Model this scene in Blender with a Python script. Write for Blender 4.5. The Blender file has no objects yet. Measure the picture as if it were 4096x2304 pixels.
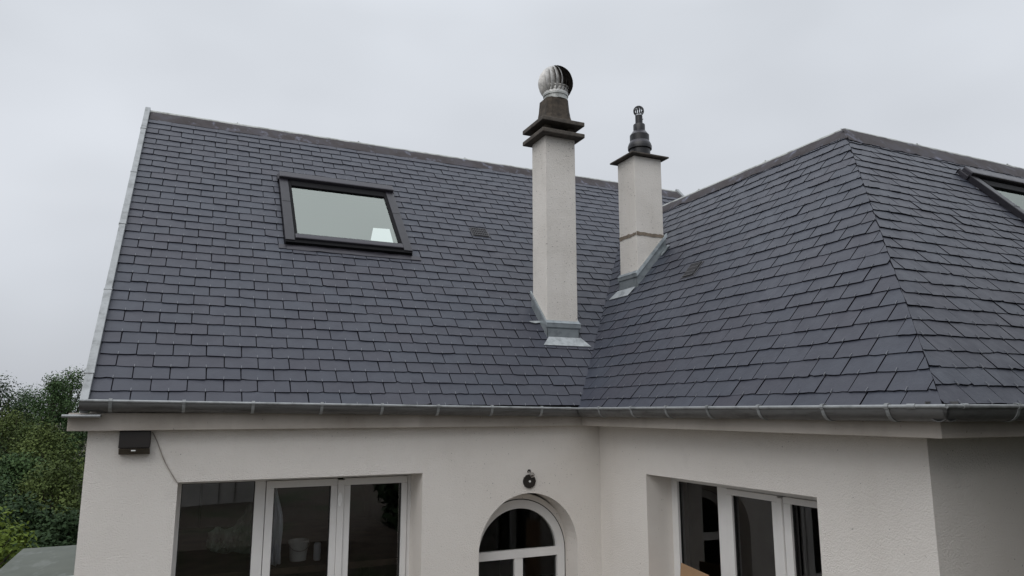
import bpy, bmesh, math, random
from mathutils import Vector, Matrix
R_ = random.Random(7)
C = bpy.context.scene.collection
SC = bpy.context.scene

# ------------------------------------------------------------------ camera
cam_d = bpy.data.cameras.new("camera"); cam = bpy.data.objects.new("camera", cam_d); C.objects.link(cam)
YAW, PITCH, ROLL = 0.4292, 0.1700, -0.0009
cam.location = (-2.9063, -5.0947, -0.0168)
cy, sy, cp, sp = math.cos(YAW), math.sin(YAW), math.cos(PITCH), math.sin(PITCH)
fwd = Vector((sy*cp, cy*cp, sp)); rgt = Vector((cy, -sy, 0)); upv = rgt.cross(fwd)
cr, sr = math.cos(ROLL), math.sin(ROLL)
rr = rgt*cr + upv*sr; uu = -rgt*sr + upv*cr
cam.rotation_euler = Matrix((rr, uu, -fwd)).transposed().to_euler()
cam_d.sensor_width = 36.0
cam_d.lens = 36.0*2860.5/4096
cam_d.clip_start = 0.05; cam_d.clip_end = 3000
SC.camera = cam

# ------------------------------------------------------------------ sky and light
SUN_EL, SUN_AZ = math.radians(50), math.radians(-125)      # azimuth from +Y towards +X
wd = bpy.data.worlds.new("World"); SC.world = wd; wd.use_nodes = True
wt = wd.node_tree; wt.nodes.clear()
def wn(t): return wt.nodes.new(t)
wo = wn('ShaderNodeOutputWorld'); bg = wn('ShaderNodeBackground')
skyt = wn('ShaderNodeTexSky'); skyt.sky_type = 'NISHITA'; skyt.sun_disc = False
skyt.sun_elevation = SUN_EL; skyt.sun_rotation = SUN_AZ
skyt.dust_density = 4.0
dim = wn('ShaderNodeVectorMath'); dim.operation = 'SCALE'; dim.inputs['Scale'].default_value = 0.10
wt.links.new(skyt.outputs[0], dim.inputs[0])
tc = wn('ShaderNodeTexCoord')
sep = wn('ShaderNodeSeparateXYZ'); wt.links.new(tc.outputs['Generated'], sep.inputs[0])
ramp = wn('ShaderNodeValToRGB')                             # overcast layer: paler at mid height, greyer to the horizon
el = ramp.color_ramp.elements
el[0].position = 0.0; el[0].color = (0.55, 0.575, 0.625, 1)
el[1].position = 1.0; el[1].color = (1.22, 1.27, 1.34, 1)
e = el.new(0.25); e.color = (0.675, 0.70, 0.742, 1)
e = el.new(0.5); e.color = (0.71, 0.742, 0.788, 1)
e = el.new(0.72); e.color = (0.95, 0.99, 1.06, 1)
wt.links.new(sep.outputs['Z'], ramp.inputs[0])
mp = wn('ShaderNodeMapping'); mp.inputs['Scale'].default_value = (1.6, 1.6, 3.2); wt.links.new(tc.outputs['Generated'], mp.inputs[0])
nz = wn('ShaderNodeTexNoise'); nz.inputs['Scale'].default_value = 1.3; nz.inputs['Detail'].default_value = 3; nz.inputs['Roughness'].default_value = 0.45
wt.links.new(mp.outputs[0], nz.inputs['Vector'])
mr_ = wn('ShaderNodeMapRange'); mr_.inputs[1].default_value = 0.3; mr_.inputs[2].default_value = 0.7; mr_.inputs[3].default_value = 0.87; mr_.inputs[4].default_value = 1.10
wt.links.new(nz.outputs[0], mr_.inputs[0])
mul = wn('ShaderNodeVectorMath'); mul.operation = 'SCALE'; wt.links.new(ramp.outputs[0], mul.inputs[0]); wt.links.new(mr_.outputs[0], mul.inputs['Scale'])
mixs = wn('ShaderNodeMix'); mixs.data_type = 'RGBA'; mixs.inputs[0].default_value = 0.9
wt.links.new(dim.outputs[0], mixs.inputs[6]); wt.links.new(mul.outputs[0], mixs.inputs[7])
wt.links.new(mixs.outputs[2], bg.inputs[0]); bg.inputs[1].default_value = 1.0
wt.links.new(bg.outputs[0], wo.inputs[0])
sd = bpy.data.lights.new("sun", 'SUN'); sun = bpy.data.objects.new("sun", sd); C.objects.link(sun)
sd.energy = 1.1; sd.angle = math.radians(60); sd.color = (1.0, 0.97, 0.94)
sdir = Vector((math.sin(SUN_AZ)*math.cos(SUN_EL), math.cos(SUN_AZ)*math.cos(SUN_EL), math.sin(SUN_EL)))
sun.rotation_euler = sdir.to_track_quat('Z', 'Y').to_euler()
SC.view_settings.view_transform = 'Standard'; SC.view_settings.look = 'None'
SC.view_settings.exposure = 0.10; SC.view_settings.gamma = 1.0; SC.view_settings.use_curve_mapping = False

# ------------------------------------------------------------------ material helpers
class MT:
    def __init__(s, name):
        s.m = bpy.data.materials.new(name); s.m.use_nodes = True; s.t = s.m.node_tree
        s.b = s.t.nodes['Principled BSDF']; s.o = s.t.nodes['Material Output']
        s.pos = s.n('ShaderNodeTexCoord').outputs['Object']
    def n(s, t): return s.t.nodes.new(t)
    def l(s, a, b): s.t.links.new(a, b)
    def noise(s, scale, detail=4, rough=0.55, vec=None, sc3=None):
        v = vec or s.pos
        if sc3:
            m = s.n('ShaderNodeMapping'); m.inputs['Scale'].default_value = sc3; s.l(v, m.inputs[0]); v = m.outputs[0]
        n = s.n('ShaderNodeTexNoise'); n.inputs['Scale'].default_value = scale; n.inputs['Detail'].default_value = detail; n.inputs['Roughness'].default_value = rough
        s.l(v, n.inputs['Vector']); return n.outputs[0]
    def ramp(s, fac, stops):
        r = s.n('ShaderNodeValToRGB'); e = r.color_ramp.elements
        e[0].position, e[0].color = stops[0][0], (*stops[0][1], 1); e[1].position, e[1].color = stops[-1][0], (*stops[-1][1], 1)
        for p, c in stops[1:-1]:
            q = e.new(p); q.color = (*c, 1)
        s.l(fac, r.inputs[0]); return r.outputs[0]
    def mix(s, fac, a, b, mode='MIX'):
        x = s.n('ShaderNodeMix'); x.data_type = 'RGBA'; x.blend_type = mode
        for sock, v in ((x.inputs[0], fac), (x.inputs[6], a), (x.inputs[7], b)):
            if hasattr(v, 'is_linked'): s.l(v, sock)
            elif isinstance(v, tuple): sock.default_value = (*v, 1)
            else: sock.default_value = v
        return x.outputs[2]
    def rng(s, fac, a, b, c, d):
        m = s.n('ShaderNodeMapRange'); s.l(fac, m.inputs[0])
        for i, v in enumerate((a, b, c, d)): m.inputs[i+1].default_value = v
        return m.outputs[0]
    def attr(s, name='tone'):
        a = s.n('ShaderNodeAttribute'); a.attribute_name = name; return a.outputs['Fac']
    def bump(s, h, strength, dist, prev=None):
        b = s.n('ShaderNodeBump'); b.inputs['Strength'].default_value = strength; b.inputs['Distance'].default_value = dist
        s.l(h, b.inputs['Height'])
        if prev is not None: s.l(prev, b.inputs['Normal'])
        s.l(b.outputs[0], s.b.inputs['Normal']); return b.outputs[0]
    def col(s, c):
        if hasattr(c, 'is_linked'): s.l(c, s.b.inputs['Base Color'])
        else: s.b.inputs['Base Color'].default_value = (*c, 1)
    def rough(s, r):
        if hasattr(r, 'is_linked'): s.l(r, s.b.inputs['Roughness'])
        else: s.b.inputs['Roughness'].default_value = r
    def metal(s, v): s.b.inputs['Metallic'].default_value = v

M = {}
def plain(name, c, r=0.6, metal=0.0, var=0.12, scale=14, bump=0.0):
    t = MT(name); n = t.noise(scale)
    lo = tuple(x*(1-var) for x in c); hi = tuple(min(1, x*(1+var)) for x in c)
    t.col(t.ramp(n, [(0.3, lo), (0.7, hi)])); t.rough(t.rng(n, 0.3, 0.7, r-0.06, r+0.06)); t.metal(metal)
    if bump: t.bump(t.noise(scale*4), 0.5, bump)
    M[name] = t.m; return t

def stucco(name, base, dirt, bumpd, dirt_amt, fine=230, pits=.76):
    t = MT(name)
    big = t.noise(1.3, 5, 0.6); mid = t.noise(7, 4, 0.6); streak = t.noise(1.0, 5, 0.6, sc3=(5, 5, 0.6))
    c = t.mix(t.rng(big, 0.35, 0.7, 0.0, dirt_amt), base, dirt)
    c = t.mix(t.rng(streak, 0.55, 0.8, 0.0, dirt_amt*0.7), c, dirt)
    c = t.mix(t.rng(mid, 0.6, 0.85, 0.0, 0.22), c, tuple(x*0.72 for x in base))
    speck = t.noise(55, 2, 0.5)
    pit = t.rng(big, 0.45, 0.7, pits, pits-.09)
    mth = t.n('ShaderNodeMath'); mth.operation = 'GREATER_THAN'; t.l(speck, mth.inputs[0]); t.l(pit, mth.inputs[1])
    mm = t.n('ShaderNodeMath'); mm.operation = 'MULTIPLY'; mm.inputs[1].default_value = .6; t.l(mth.outputs[0], mm.inputs[0])
    c = t.mix(mm.outputs[0], c, (0.12, 0.11, 0.10))
    t.col(c); t.rough(0.92)
    g = t.noise(fine/3.2, 3, 0.6); f = t.noise(fine, 2, 0.5)
    b = t.bump(g, 0.9, bumpd); t.bump(f, 0.5, bumpd*0.4, b)
    M[name] = t.m
stucco('render_white', (0.79, 0.755, 0.71), (0.62, 0.575, 0.52), 0.008, 0.3, fine=420)
stucco('render_reveal', (0.76, 0.725, 0.68), (0.57, 0.525, 0.475), 0.0012, 0.5)
stucco('render_chimney', (0.71, 0.68, 0.635), (0.50, 0.47, 0.42), 0.005, 0.6, fine=300, pits=.695)
stucco('fascia_concrete', (0.50, 0.46, 0.415), (0.25, 0.22, 0.185), 0.002, 0.75, fine=120)
plain('mortar_brown', (0.19, 0.155, 0.12), 0.95, var=0.3, scale=30, bump=0.004)

def slate_mat():
    t = MT('slate'); a = t.attr('tone')
    n1 = t.noise(9, 5, 0.65, sc3=(1, 1, 1)); n2 = t.noise(60, 3, 0.6)
    c = t.ramp(a, [(0.0, (0.036, 0.035, 0.050)), (0.35, (0.038, 0.041, 0.057)), (0.7, (0.037, 0.044, 0.062)), (1.0, (0.048, 0.053, 0.073))])
    c = t.mix(t.rng(n1, 0.35, 0.75, 0.0, 0.5), c, (0.029, 0.031, 0.044))
    c = t.mix(t.rng(n2, 0.6, 0.8, 0.0, 0.35), c, (0.060, 0.062, 0.074))
    big = t.noise(0.9, 3, 0.5)
    c = t.mix(t.rng(big, 0.45, 0.75, 0.0, 0.4), c, (0.038, 0.037, 0.051))
    t.col(c); t.rough(t.rng(n1, 0.3, 0.7, 0.40, 0.54))
    b = t.bump(t.noise(28, 4, 0.7), 0.5, 0.003); t.bump(t.noise(160, 2, 0.6), 0.35, 0.0012, b)
    M['slate'] = t.m
slate_mat()
plain('slate_edge_gap_shade', (0.009, 0.009, 0.012), 0.95, 0, 0.4, 40)
M['slate_edge_gap_shade'].node_tree.nodes['Principled BSDF'].inputs['Specular IOR Level'].default_value = .05
plain('roof_deck', (0.012, 0.012, 0.013), 0.9)
def zinc(name, c, c2, r, metal, scale=9, sc3=None):
    t = MT(name); n = t.noise(scale, 6, 0.65, sc3=sc3); n2 = t.noise(scale*5, 3, 0.6)
    col = t.ramp(n, [(0.32, c2), (0.5, c), (0.72, tuple(x*1.15 for x in c))])
    col = t.mix(t.rng(n2, 0.62, 0.8, 0, 0.4), col, tuple(x*0.6 for x in c2))
    t.col(col); t.metal(metal); t.rough(t.rng(n2, 0.3, 0.7, r-0.08, r+0.1)); t.bump(n, 0.2, 0.003); M[name] = t.m
zinc('zinc', (0.33, 0.365, 0.38), (0.20, 0.225, 0.235), 0.42, 0.6)
zinc('zinc_light', (0.31, 0.325, 0.33), (0.19, 0.20, 0.20), 0.5, 0.4)
zinc('zinc_apron', (0.42, 0.45, 0.46), (0.22, 0.24, 0.25), 0.45, 0.4)
zinc('zinc_gutter', (0.125, 0.125, 0.123), (0.07, 0.067, 0.062), 0.48, 0.4, 5, (0.7, 0.7, 6))
zinc('zinc_ridge', (0.42, 0.435, 0.42), (0.20, 0.205, 0.19), 0.55, 0.3)
def lead_mat():
    t = MT('lead'); n = t.noise(4, 6, 0.65); n2 = t.noise(3.2, 4, 0.6, sc3=(2.5, 2.5, 0.6))
    c = t.ramp(n, [(0.3, (0.042, 0.036, 0.037)), (0.5, (0.060, 0.054, 0.057)), (0.7, (0.072, 0.070, 0.084))])
    c = t.mix(t.rng(n2, 0.56, 0.72, 0.0, 0.75), c, (0.20, 0.215, 0.28))
    t.col(c); t.metal(0.0); t.rough(0.75); t.b.inputs['Specular IOR Level'].default_value = .2; t.bump(n, 0.4, 0.006); M['lead'] = t.m
lead_mat()
plain('hook_metal', (0.22, 0.23, 0.25), 0.5, 0.5, 0.1)
plain('upvc_white', (0.70, 0.69, 0.675), 0.38, 0, 0.04, 5)
plain('filler_white', (0.85, 0.85, 0.84), 0.8, 0, 0.05, 30)
plain('rubber_black', (0.012, 0.012, 0.013), 0.6)
plain('frame_dark', (0.014, 0.013, 0.018), 0.36, 0.1, 0.08)
plain('frame_grey', (0.036, 0.034, 0.042), 0.34, 0.2, 0.12)
plain('frame_black', (0.005, 0.005, 0.006), 0.75, 0, 0.08)
M['frame_black'].node_tree.nodes['Principled BSDF'].inputs['Specular IOR Level'].default_value = .15
plain('vent_grey', (0.046, 0.046, 0.050), 0.5, 0.1, 0.15)
plain('concrete_dark', (0.060, 0.049, 0.038), 0.95, 0, 0.5, 22, 0.006)
plain('slab_dark', (0.080, 0.070, 0.059), 0.9, 0, 0.4, 18, 0.004)
plain('plastic_black', (0.007, 0.007, 0.009), 0.4, 0, 0.1)
plain('aluminium', (0.50, 0.49, 0.47), 0.5, 0.25, 0.3, 24)
plain('white_metal', (0.70, 0.70, 0.68), 0.4, 0.2, 0.18, 25)
plain('dark_metal', (0.045, 0.040, 0.036), 0.45, 0.4, 0.5, 20)
plain('lamp_housing', (0.016, 0.012, 0.010), 0.45, 0, 0.2)
plain('lamp_strip', (0.075, 0.062, 0.05), 0.2, 0.2, 0.3)
plain('cable_grey', (0.30, 0.27, 0.24), 0.7, 0, 0.2)
plain('cardboard', (0.36, 0.225, 0.125), 0.85, 0, 0.1, 6)
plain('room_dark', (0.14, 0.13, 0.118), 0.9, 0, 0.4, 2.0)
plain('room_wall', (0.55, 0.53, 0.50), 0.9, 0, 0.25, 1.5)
plain('attic_plaster', (0.62, 0.63, 0.59), 0.9, 0, 0.02, 1.0)
plain('bench_wood', (0.11, 0.075, 0.05), 0.85, 0, 0.5, 4)
plain('bucket_plastic', (0.62, 0.62, 0.60), 0.45, 0, 0.2, 9)
plain('sheet_white', (0.78, 0.80, 0.85), 0.6, 0, 0.08, 6)
t = plain('sheet_clear', (0.62, 0.68, 0.60), 0.3, 0, 0.25, 8)
t.b.inputs['Alpha'].default_value = .72
plain('bark', (0.055, 0.045, 0.035), 0.9, 0, 0.3, 6, 0.02)
plain('pale_wall', (0.60, 0.58, 0.545), 0.9, 0, 0.2, 2.5)

def glass_mat(name, tint, fac, gcol=(1, 1, 1)):
    m = bpy.data.materials.new(name); m.use_nodes = True; t = m.node_tree; t.nodes.clear()
    o = t.nodes.new('ShaderNodeOutputMaterial'); mx = t.nodes.new('ShaderNodeMixShader'); tr = t.nodes.new('ShaderNodeBsdfTransparent'); g = t.nodes.new('ShaderNodeBsdfGlossy')
    tr.inputs[0].default_value = (*tint, 1); g.inputs['Color'].default_value = (*gcol, 1); g.inputs['Roughness'].default_value = 0.006
    fr = t.nodes.new('ShaderNodeFresnel'); fr.inputs['IOR'].default_value = fac
    t.links.new(fr.outputs[0], mx.inputs[0]); t.links.new(tr.outputs[0], mx.inputs[1]); t.links.new(g.outputs[0], mx.inputs[2]); t.links.new(mx.outputs[0], o.inputs[0])
    M[name] = m
glass_mat('window_glass', (0.60, 0.61, 0.60), 1.62)
glass_mat('window_glass_mirror', (0.82, 0.83, 0.82), 2.05)
glass_mat('door_glass', (0.55, 0.56, 0.55), 1.28)
glass_mat('roof_glass', (0.85, 0.94, 0.87), 3.6, (0.91, 0.98, 0.90))

# ------------------------------------------------------------------ mesh builder
class MB:
    def __init__(s): s.v, s.f, s.mi, s.tone = [], [], [], []
    def face(s, pts, mi=0, tone=0.5):
        b = len(s.v); s.v += [tuple(p) for p in pts]; s.f.append(tuple(range(b, b+len(pts)))); s.mi.append(mi); s.tone.append(tone)
    def raw(s, vs, fs, mi=0, tone=0.5):
        b = len(s.v); s.v += [tuple(p) for p in vs]
        for f in fs: s.f.append(tuple(b+i for i in f)); s.mi.append(mi); s.tone.append(tone)
    def hexa(s, p, mi=0, tone=0.5):           # 8 points: bottom loop, top loop
        s.raw(p, [(3, 2, 1, 0), (4, 5, 6, 7), (0, 1, 5, 4), (1, 2, 6, 5), (2, 3, 7, 6), (3, 0, 4, 7)], mi, tone)
    def box(s, a, b, mi=0, tone=0.5):
        (x0, y0, z0), (x1, y1, z1) = a, b
        s.hexa([(x0, y0, z0), (x1, y0, z0), (x1, y1, z0), (x0, y1, z0), (x0, y0, z1), (x1, y0, z1), (x1, y1, z1), (x0, y1, z1)], mi, tone)
    def obox(s, o, u, v, n, a, b, mi=0, tone=0.5):   # box in a local frame
        P = lambda i, j, k: o + u*i + v*j + n*k
        (x0, y0, z0), (x1, y1, z1) = a, b
        s.hexa([P(x0, y0, z0), P(x1, y0, z0), P(x1, y1, z0), P(x0, y1, z0), P(x0, y0, z1), P(x1, y0, z1), P(x1, y1, z1), P(x0, y1, z1)], mi, tone)
    def tube(s, pts, r, seg=8, mi=0, tone=0.5, caps=True):
        pts = [Vector(p) for p in pts]; rings = []
        for i, p in enumerate(pts):
            d = (pts[min(i+1, len(pts)-1)] - pts[max(i-1, 0)]).normalized()
            a = d.cross(Vector((0, 0, 1))); a = a.normalized() if a.length > 1e-3 else Vector((1, 0, 0)); b = d.cross(a)
            ri = r[i] if isinstance(r, (list, tuple)) else r
            rings.append([p + (a*math.cos(t) + b*math.sin(t))*ri for t in [2*math.pi*k/seg for k in range(seg)]])
        vs = [q for g in rings for q in g]; fs = []
        for i in range(len(pts)-1):
            for k in range(seg): fs.append((i*seg+k, i*seg+(k+1) % seg, (i+1)*seg+(k+1) % seg, (i+1)*seg+k))
        if caps: fs += [tuple(range(seg))[::-1], tuple((len(pts)-1)*seg+k for k in range(seg))]
        s.raw(vs, fs, mi, tone)
    def lathe(s, c, prof, seg=32, mi=0, tone=0.5, cap=True):
        vs, fs = [], []
        for r, z in prof:
            for k in range(seg):
                t = 2*math.pi*k/seg; vs.append((c[0]+r*math.cos(t), c[1]+r*math.sin(t), c[2]+z))
        for i in range(len(prof)-1):
            for k in range(seg): fs.append((i*seg+k, i*seg+(k+1) % seg, (i+1)*seg+(k+1) % seg, (i+1)*seg+k))
        if cap: fs += [tuple(range(seg))[::-1], tuple((len(prof)-1)*seg+k for k in range(seg))]
        s.raw(vs, fs, mi, tone)
    def sweep(s, path, prof, closed=True, mi=0, caps=True):
        """path: plan polyline with heights; prof: (offset to the left of the run, height)"""
        P = [Vector(p) for p in path]; N = []
        for i in range(len(P)-1):
            d = P[i+1]-P[i]; d.z = 0; d.normalize(); N.append(Vector((-d.y, d.x, 0)))
        vs = []
        for i, p in enumerate(P):
            if i == 0: m = N[0]
            elif i == len(P)-1: m = N[-1]
            else: m = (N[i-1]+N[i])/(1+N[i-1].dot(N[i]))
            vs += [p+m*o+Vector((0, 0, z)) for o, z in prof]
        k = len(prof); fs = []
        for i in range(len(P)-1):
            for j in range(k if closed else k-1):
                fs.append((i*k+j, i*k+(j+1) % k, (i+1)*k+(j+1) % k, (i+1)*k+j))
        if caps and closed: fs += [tuple(range(k))[::-1], tuple((len(P)-1)*k+j for j in range(k))]
        s.raw(vs, fs, mi)
    def build(s, name, mats, parent=None, smooth=False, bevel=0.0, fix=True):
        me = bpy.data.meshes.new(name); me.from_pydata(s.v, [], s.f)
        for m in (mats if isinstance(mats, (list, tuple)) else [mats]): me.materials.append(M[m])
        me.polygons.foreach_set('material_index', s.mi)
        at = me.attributes.new('tone', 'FLOAT', 'FACE'); at.data.foreach_set('value', s.tone)
        if fix:
            bm = bmesh.new(); bm.from_mesh(me); bmesh.ops.recalc_face_normals(bm, faces=bm.faces)
            if bevel:
                bmesh.ops.bevel(bm, geom=[e for e in bm.edges if len(e.link_faces) == 2 and e.calc_face_angle(0) > 0.6], offset=bevel, segments=2, profile=0.6, affect='EDGES')
            bm.to_mesh(me); bm.free()
        if smooth:
            me.polygons.foreach_set('use_smooth', [True]*len(me.polygons)); 
            try: me.set_sharp_from_angle(angle=math.radians(38))
            except Exception: pass
        me.update()
        o = bpy.data.objects.new(name, me); C.objects.link(o)
        if parent is not None: o.parent = parent; o.matrix_parent_inverse = parent.matrix_world.inverted() if False else Matrix.Identity(4)
        return o
def tag(o, label, cat, group=None, kind=None):
    if label: o['label'] = label
    if cat: o['category'] = cat
    if group: o['group'] = group
    if kind: o['kind'] = kind
    return o
def thing(name, label, cat, group=None, loc=(0, 0, 0)):
    o = bpy.data.objects.new(name, None); C.objects.link(o); o.location = loc; o.empty_display_size = 0.3
    return tag(o, label, cat, group)
def filled(outer, holes, fn, parent, name, mats, reveal=None, extra=None):
    """flat sheet with holes; fn maps (u, v, depth) to 3-D; reveal = depth of the returns round each hole"""
    bm = bmesh.new(); edges = []
    for loop in [outer]+holes:
        vs = [bm.verts.new(fn(u, v, 0)) for u, v in loop]
        edges += [bm.edges.new((vs[i], vs[(i+1) % len(vs)])) for i in range(len(vs))]
    bmesh.ops.triangle_fill(bm, use_beauty=True, use_dissolve=False, edges=edges)
    if reveal:
        for loop in holes:
            f_ = [bm.verts.new(fn(u, v, 0)) for u, v in loop]; b_ = [bm.verts.new(fn(u, v, reveal)) for u, v in loop]
            for i in range(len(loop)):
                j = (i+1) % len(loop); f = bm.faces.new((f_[i], f_[j], b_[j], b_[i])); f.material_index = 1
    me = bpy.data.meshes.new(name); bm.to_mesh(me); bm.free()
    for m in mats: me.materials.append(M[m])
    o = bpy.data.objects.new(name, me); C.objects.link(o); o.parent = parent
    return o

# ------------------------------------------------------------------ ground and surroundings
GZ = -2.75
def ground_z(x, y):
    def sm(a, b, t):
        t = max(0, min(1, (t-a)/(b-a))); return t*t*(3-2*t)
    z = GZ
    bank = sm(-3.4, -4.1, y)*(1-sm(-0.6, 0.4, x)*sm(-4.6, -3.6, y))
    z += 1.08*bank
    fall = max(sm(9, 26, y), sm(-6, -24, x))
    z -= 6.6*fall
    z += 0.05*math.sin(x*1.3+y*0.7)*math.cos(y*1.1) * (1 if (y > 8 or y < -4.2) else 0)
    return z
def axis(lo, hi):
    a = [lo+i*0.4 for i in range(int((hi-lo)/0.4)+1)]; st = 0.8
    l, h = a[0], a[-1]; L, H = [], []
    while h < 900: h += st; H.append(h); l -= st; L.append(l); st *= 1.28
    return L[::-1]+a+H
gx, gy = axis(-12, 10), axis(-12, 12)
g = MB(); nx = len(gx)
g.raw([(x, y, ground_z(x, y)) for y in gy for x in gx], [(j*nx+i, j*nx+i+1, (j+1)*nx+i+1, (j+1)*nx+i) for j in range(len(gy)-1) for i in range(nx-1)])
t = MT('ground_earth'); n = t.noise(0.8, 6, 0.65); n2 = t.noise(6, 5, 0.7)
c = t.ramp(n, [(0.35, (0.055, 0.042, 0.032)), (0.5, (0.085, 0.068, 0.052)), (0.62, (0.05, 0.06, 0.03)), (0.75, (0.035, 0.05, 0.02))])
c = t.mix(t.rng(n2, 0.55, 0.75, 0, 0.5), c, (0.15, 0.135, 0.115)); t.col(c); t.rough(0.95); t.bump(n2, 0.8, 0.05); M['ground_earth'] = t.m
tag(g.build('ground', 'ground_earth', smooth=True), None, None, kind='structure')

# ------------------------------------------------------------------ geometry of the house
P1, P2 = 0.7922, 0.8532
T1, T2 = math.tan(P1), math.tan(P2)
XL, MR, L, H1, H2 = -3.430, 3.587, 3.0987, 3.1839, 2.3558
YW, XW, FW, XC = 0.200, 0.3246, -2.7619, -3.426
YO, YO2 = 0.060, 0.057
YR = YO+H1/T1
WX = YO2+H2/T2; WYM = YO+H2/T1; WYF = -L+YO+H2/T2
house = thing('house', 'white rendered house with slate roofs, two chimneys, zinc gutters and white framed windows', 'house')

# planes: origin, along, upslope, normal
def frame(o, u, s): u = Vector(u); s = Vector(s); return Vector(o), u, s, u.cross(s)
FM = frame((0, YO, 0), (1, 0, 0), (0, math.cos(P1), math.sin(P1)))
FWg = frame((YO2, 0, 0), (0, -1, 0), (math.cos(P2), 0, math.sin(P2)))      # u = -y
FF = frame((0, -L+YO, 0), (1, 0, 0), (0, math.cos(P2), math.sin(P2)))
S1, S2 = H1/math.sin(P1), H2/math.sin(P2)

def clip(poly, a, b, c):                    # keep a*u+b*s+c >= 0
    out = []
    for i in range(len(poly)):
        p, q = poly[i], poly[(i+1) % len(poly)]
        dp, dq = a*p[0]+b*p[1]+c, a*q[0]+b*q[1]+c
        if dp >= 0: out.append(p)
        if (dp >= 0) != (dq >= 0):
            k = dp/(dp-dq); out.append((p[0]+(q[0]-p[0])*k, p[1]+(q[1]-p[1])*k))
    return out
def halfplanes(poly):                       # counter-clockwise convex polygon
    return [(-(q[1]-p[1]), q[0]-p[0], -(-(q[1]-p[1])*p[0]+(q[0]-p[0])*p[1])) for p, q in zip(poly, poly[1:]+poly[:1])]

def slates(fr, faces, w, gauge, s0, u0, umin, umax, smax, holes, seed, parent, name='slate_covering', jit=1.0):
    """faces: list of convex polygons (u, s) whose union is covered"""
    o, U, S, N = fr; rnd = random.Random(seed); mb = MB()
    hp = [halfplanes(f) for f in faces]
    ln = 2*gauge+0.02; k = -1
    while True:
        k += 1; s_low = s0+k*gauge
        if s_low > smax: break
        uj = u0+(w/2 if k % 2 else 0); j0 = int((umin-uj)/w)-2; j1 = int((umax-uj)/w)+2
        edges = {j: uj+w*j+rnd.gauss(0, 0.003)*jit for j in range(j0, j1+2)}
        rowtone = rnd.gauss(0, 0.05)
        for j in range(j0, j1+1):
            a, b = edges[j]+0.0036, edges[j+1]-0.0036
            if b < umin-0.05 or a > umax+0.05: continue
            ds = rnd.gauss(0, 0.0022); nb = 7
            rot = rnd.gauss(0, 0.0022)
            bot = []
            for i in range(nb):
                f = i/(nb-1); e = rnd.uniform(-0.0018, 0.0018)
                if rnd.random() < 0.09: e += rnd.uniform(0.002, 0.007)
                if i in (0, nb-1) and rnd.random() < 0.18: e += rnd.uniform(0.002, 0.009)
                bot.append((a+(b-a)*f, s_low+ds+e+rot*(f-0.5)))
            poly0 = bot+[(b-rnd.uniform(-.001, .002), s_low+gauge), (b, s_low+ln), (a, s_low+ln), (a+rnd.uniform(-.001, .002), s_low+gauge)]
            tone = min(1, max(0, 0.55+rowtone+rnd.gauss(0, 0.14))); lift = 0.0145*rnd.uniform(0.88, 1.15); tw = rnd.gauss(0, 0.0009)
            hk = ((a+b)/2, s_low+ds)
            for hps in hp:
                poly = poly0
                for h in hps:
                    poly = clip(poly, *h)
                    if len(poly) < 3: break
                if len(poly) < 3: continue
                pieces = [poly]
                for (h0, h1, hs0, hs1) in holes:
                    nxt = []
                    for p in pieces:
                        us = [q[0] for q in p]; ss = [q[1] for q in p]
                        if max(us) <= h0 or min(us) >= h1 or max(ss) <= hs0 or min(ss) >= hs1: nxt.append(p); continue
                        nxt += [x for x in (clip(p, -1, 0, h0), clip(p, 1, 0, -h1), clip(clip(clip(p, 1, 0, -h0), -1, 0, h1), 0, -1, hs0) if True else [], clip(clip(clip(p, 1, 0, -h0), -1, 0, h1), 0, 1, -hs1)) if len(x) >= 3]
                    pieces = nxt
                for p in pieces:
                    ar = abs(sum(p[i][0]*p[(i+1) % len(p)][1]-p[(i+1) % len(p)][0]*p[i][1] for i in range(len(p))))/2
                    if ar < 0.0006: continue
                    top = []
                    for (u, s) in p:
                        h = lift*(1-(s-s_low)/ln)+0.003+tw*((u-a)/(b-a)-0.5)*2
                        top.append((u, s, h))
                    P3 = lambda u, s, h: o+U*u+S*s+N*h
                    mb.face([P3(*q) for q in top], 0, tone)
                    for i in range(len(top)):
                        q, r = top[i], top[(i+1) % len(top)]
                        if q[1] > s_low+gauge*1.2 and r[1] > s_low+gauge*1.2: continue
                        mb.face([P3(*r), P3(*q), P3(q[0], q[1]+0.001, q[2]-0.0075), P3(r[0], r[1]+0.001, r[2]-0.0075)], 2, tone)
                jt = [(b+.0002, s_low+ds+.003), (b+.0070, s_low+ds+.003), (b+.0070, s_low+gauge+.004), (b+.0002, s_low+gauge+.004)]  # near-black strip paints the shadow and dirt of the joint gap
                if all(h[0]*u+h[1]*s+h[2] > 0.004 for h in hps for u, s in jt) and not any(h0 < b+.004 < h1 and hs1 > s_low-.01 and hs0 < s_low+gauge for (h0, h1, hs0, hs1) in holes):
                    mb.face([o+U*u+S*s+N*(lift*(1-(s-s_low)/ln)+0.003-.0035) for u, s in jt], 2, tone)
                inside = all(h[0]*hk[0]+h[1]*(hk[1]+0.02)+h[2] > 0.01 for h in hps) and not any(h0 < hk[0] < h1 and hs0-.03 < hk[1] < hs1 for (h0, h1, hs0, hs1) in holes)
                if inside:
                    lift2 = lift+0.003; bnd = rnd.gauss(0, 0.0015)
                    q = [(hk[0]-.0013, hk[1]-.004), (hk[0]+.0013, hk[1]-.004), (hk[0]+.0013+bnd, hk[1]+.022), (hk[0]-.0013+bnd, hk[1]+.022)]
                    mb.hexa([o+U*u+S*s+N*(lift2-.004) for u, s in q]+[o+U*u+S*s+N*(lift2+.0035) for u, s in q], 1)
    return mb.build(name, ['slate', 'hook_metal', 'slate_edge_gap_shade'], parent, fix=False)

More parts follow.
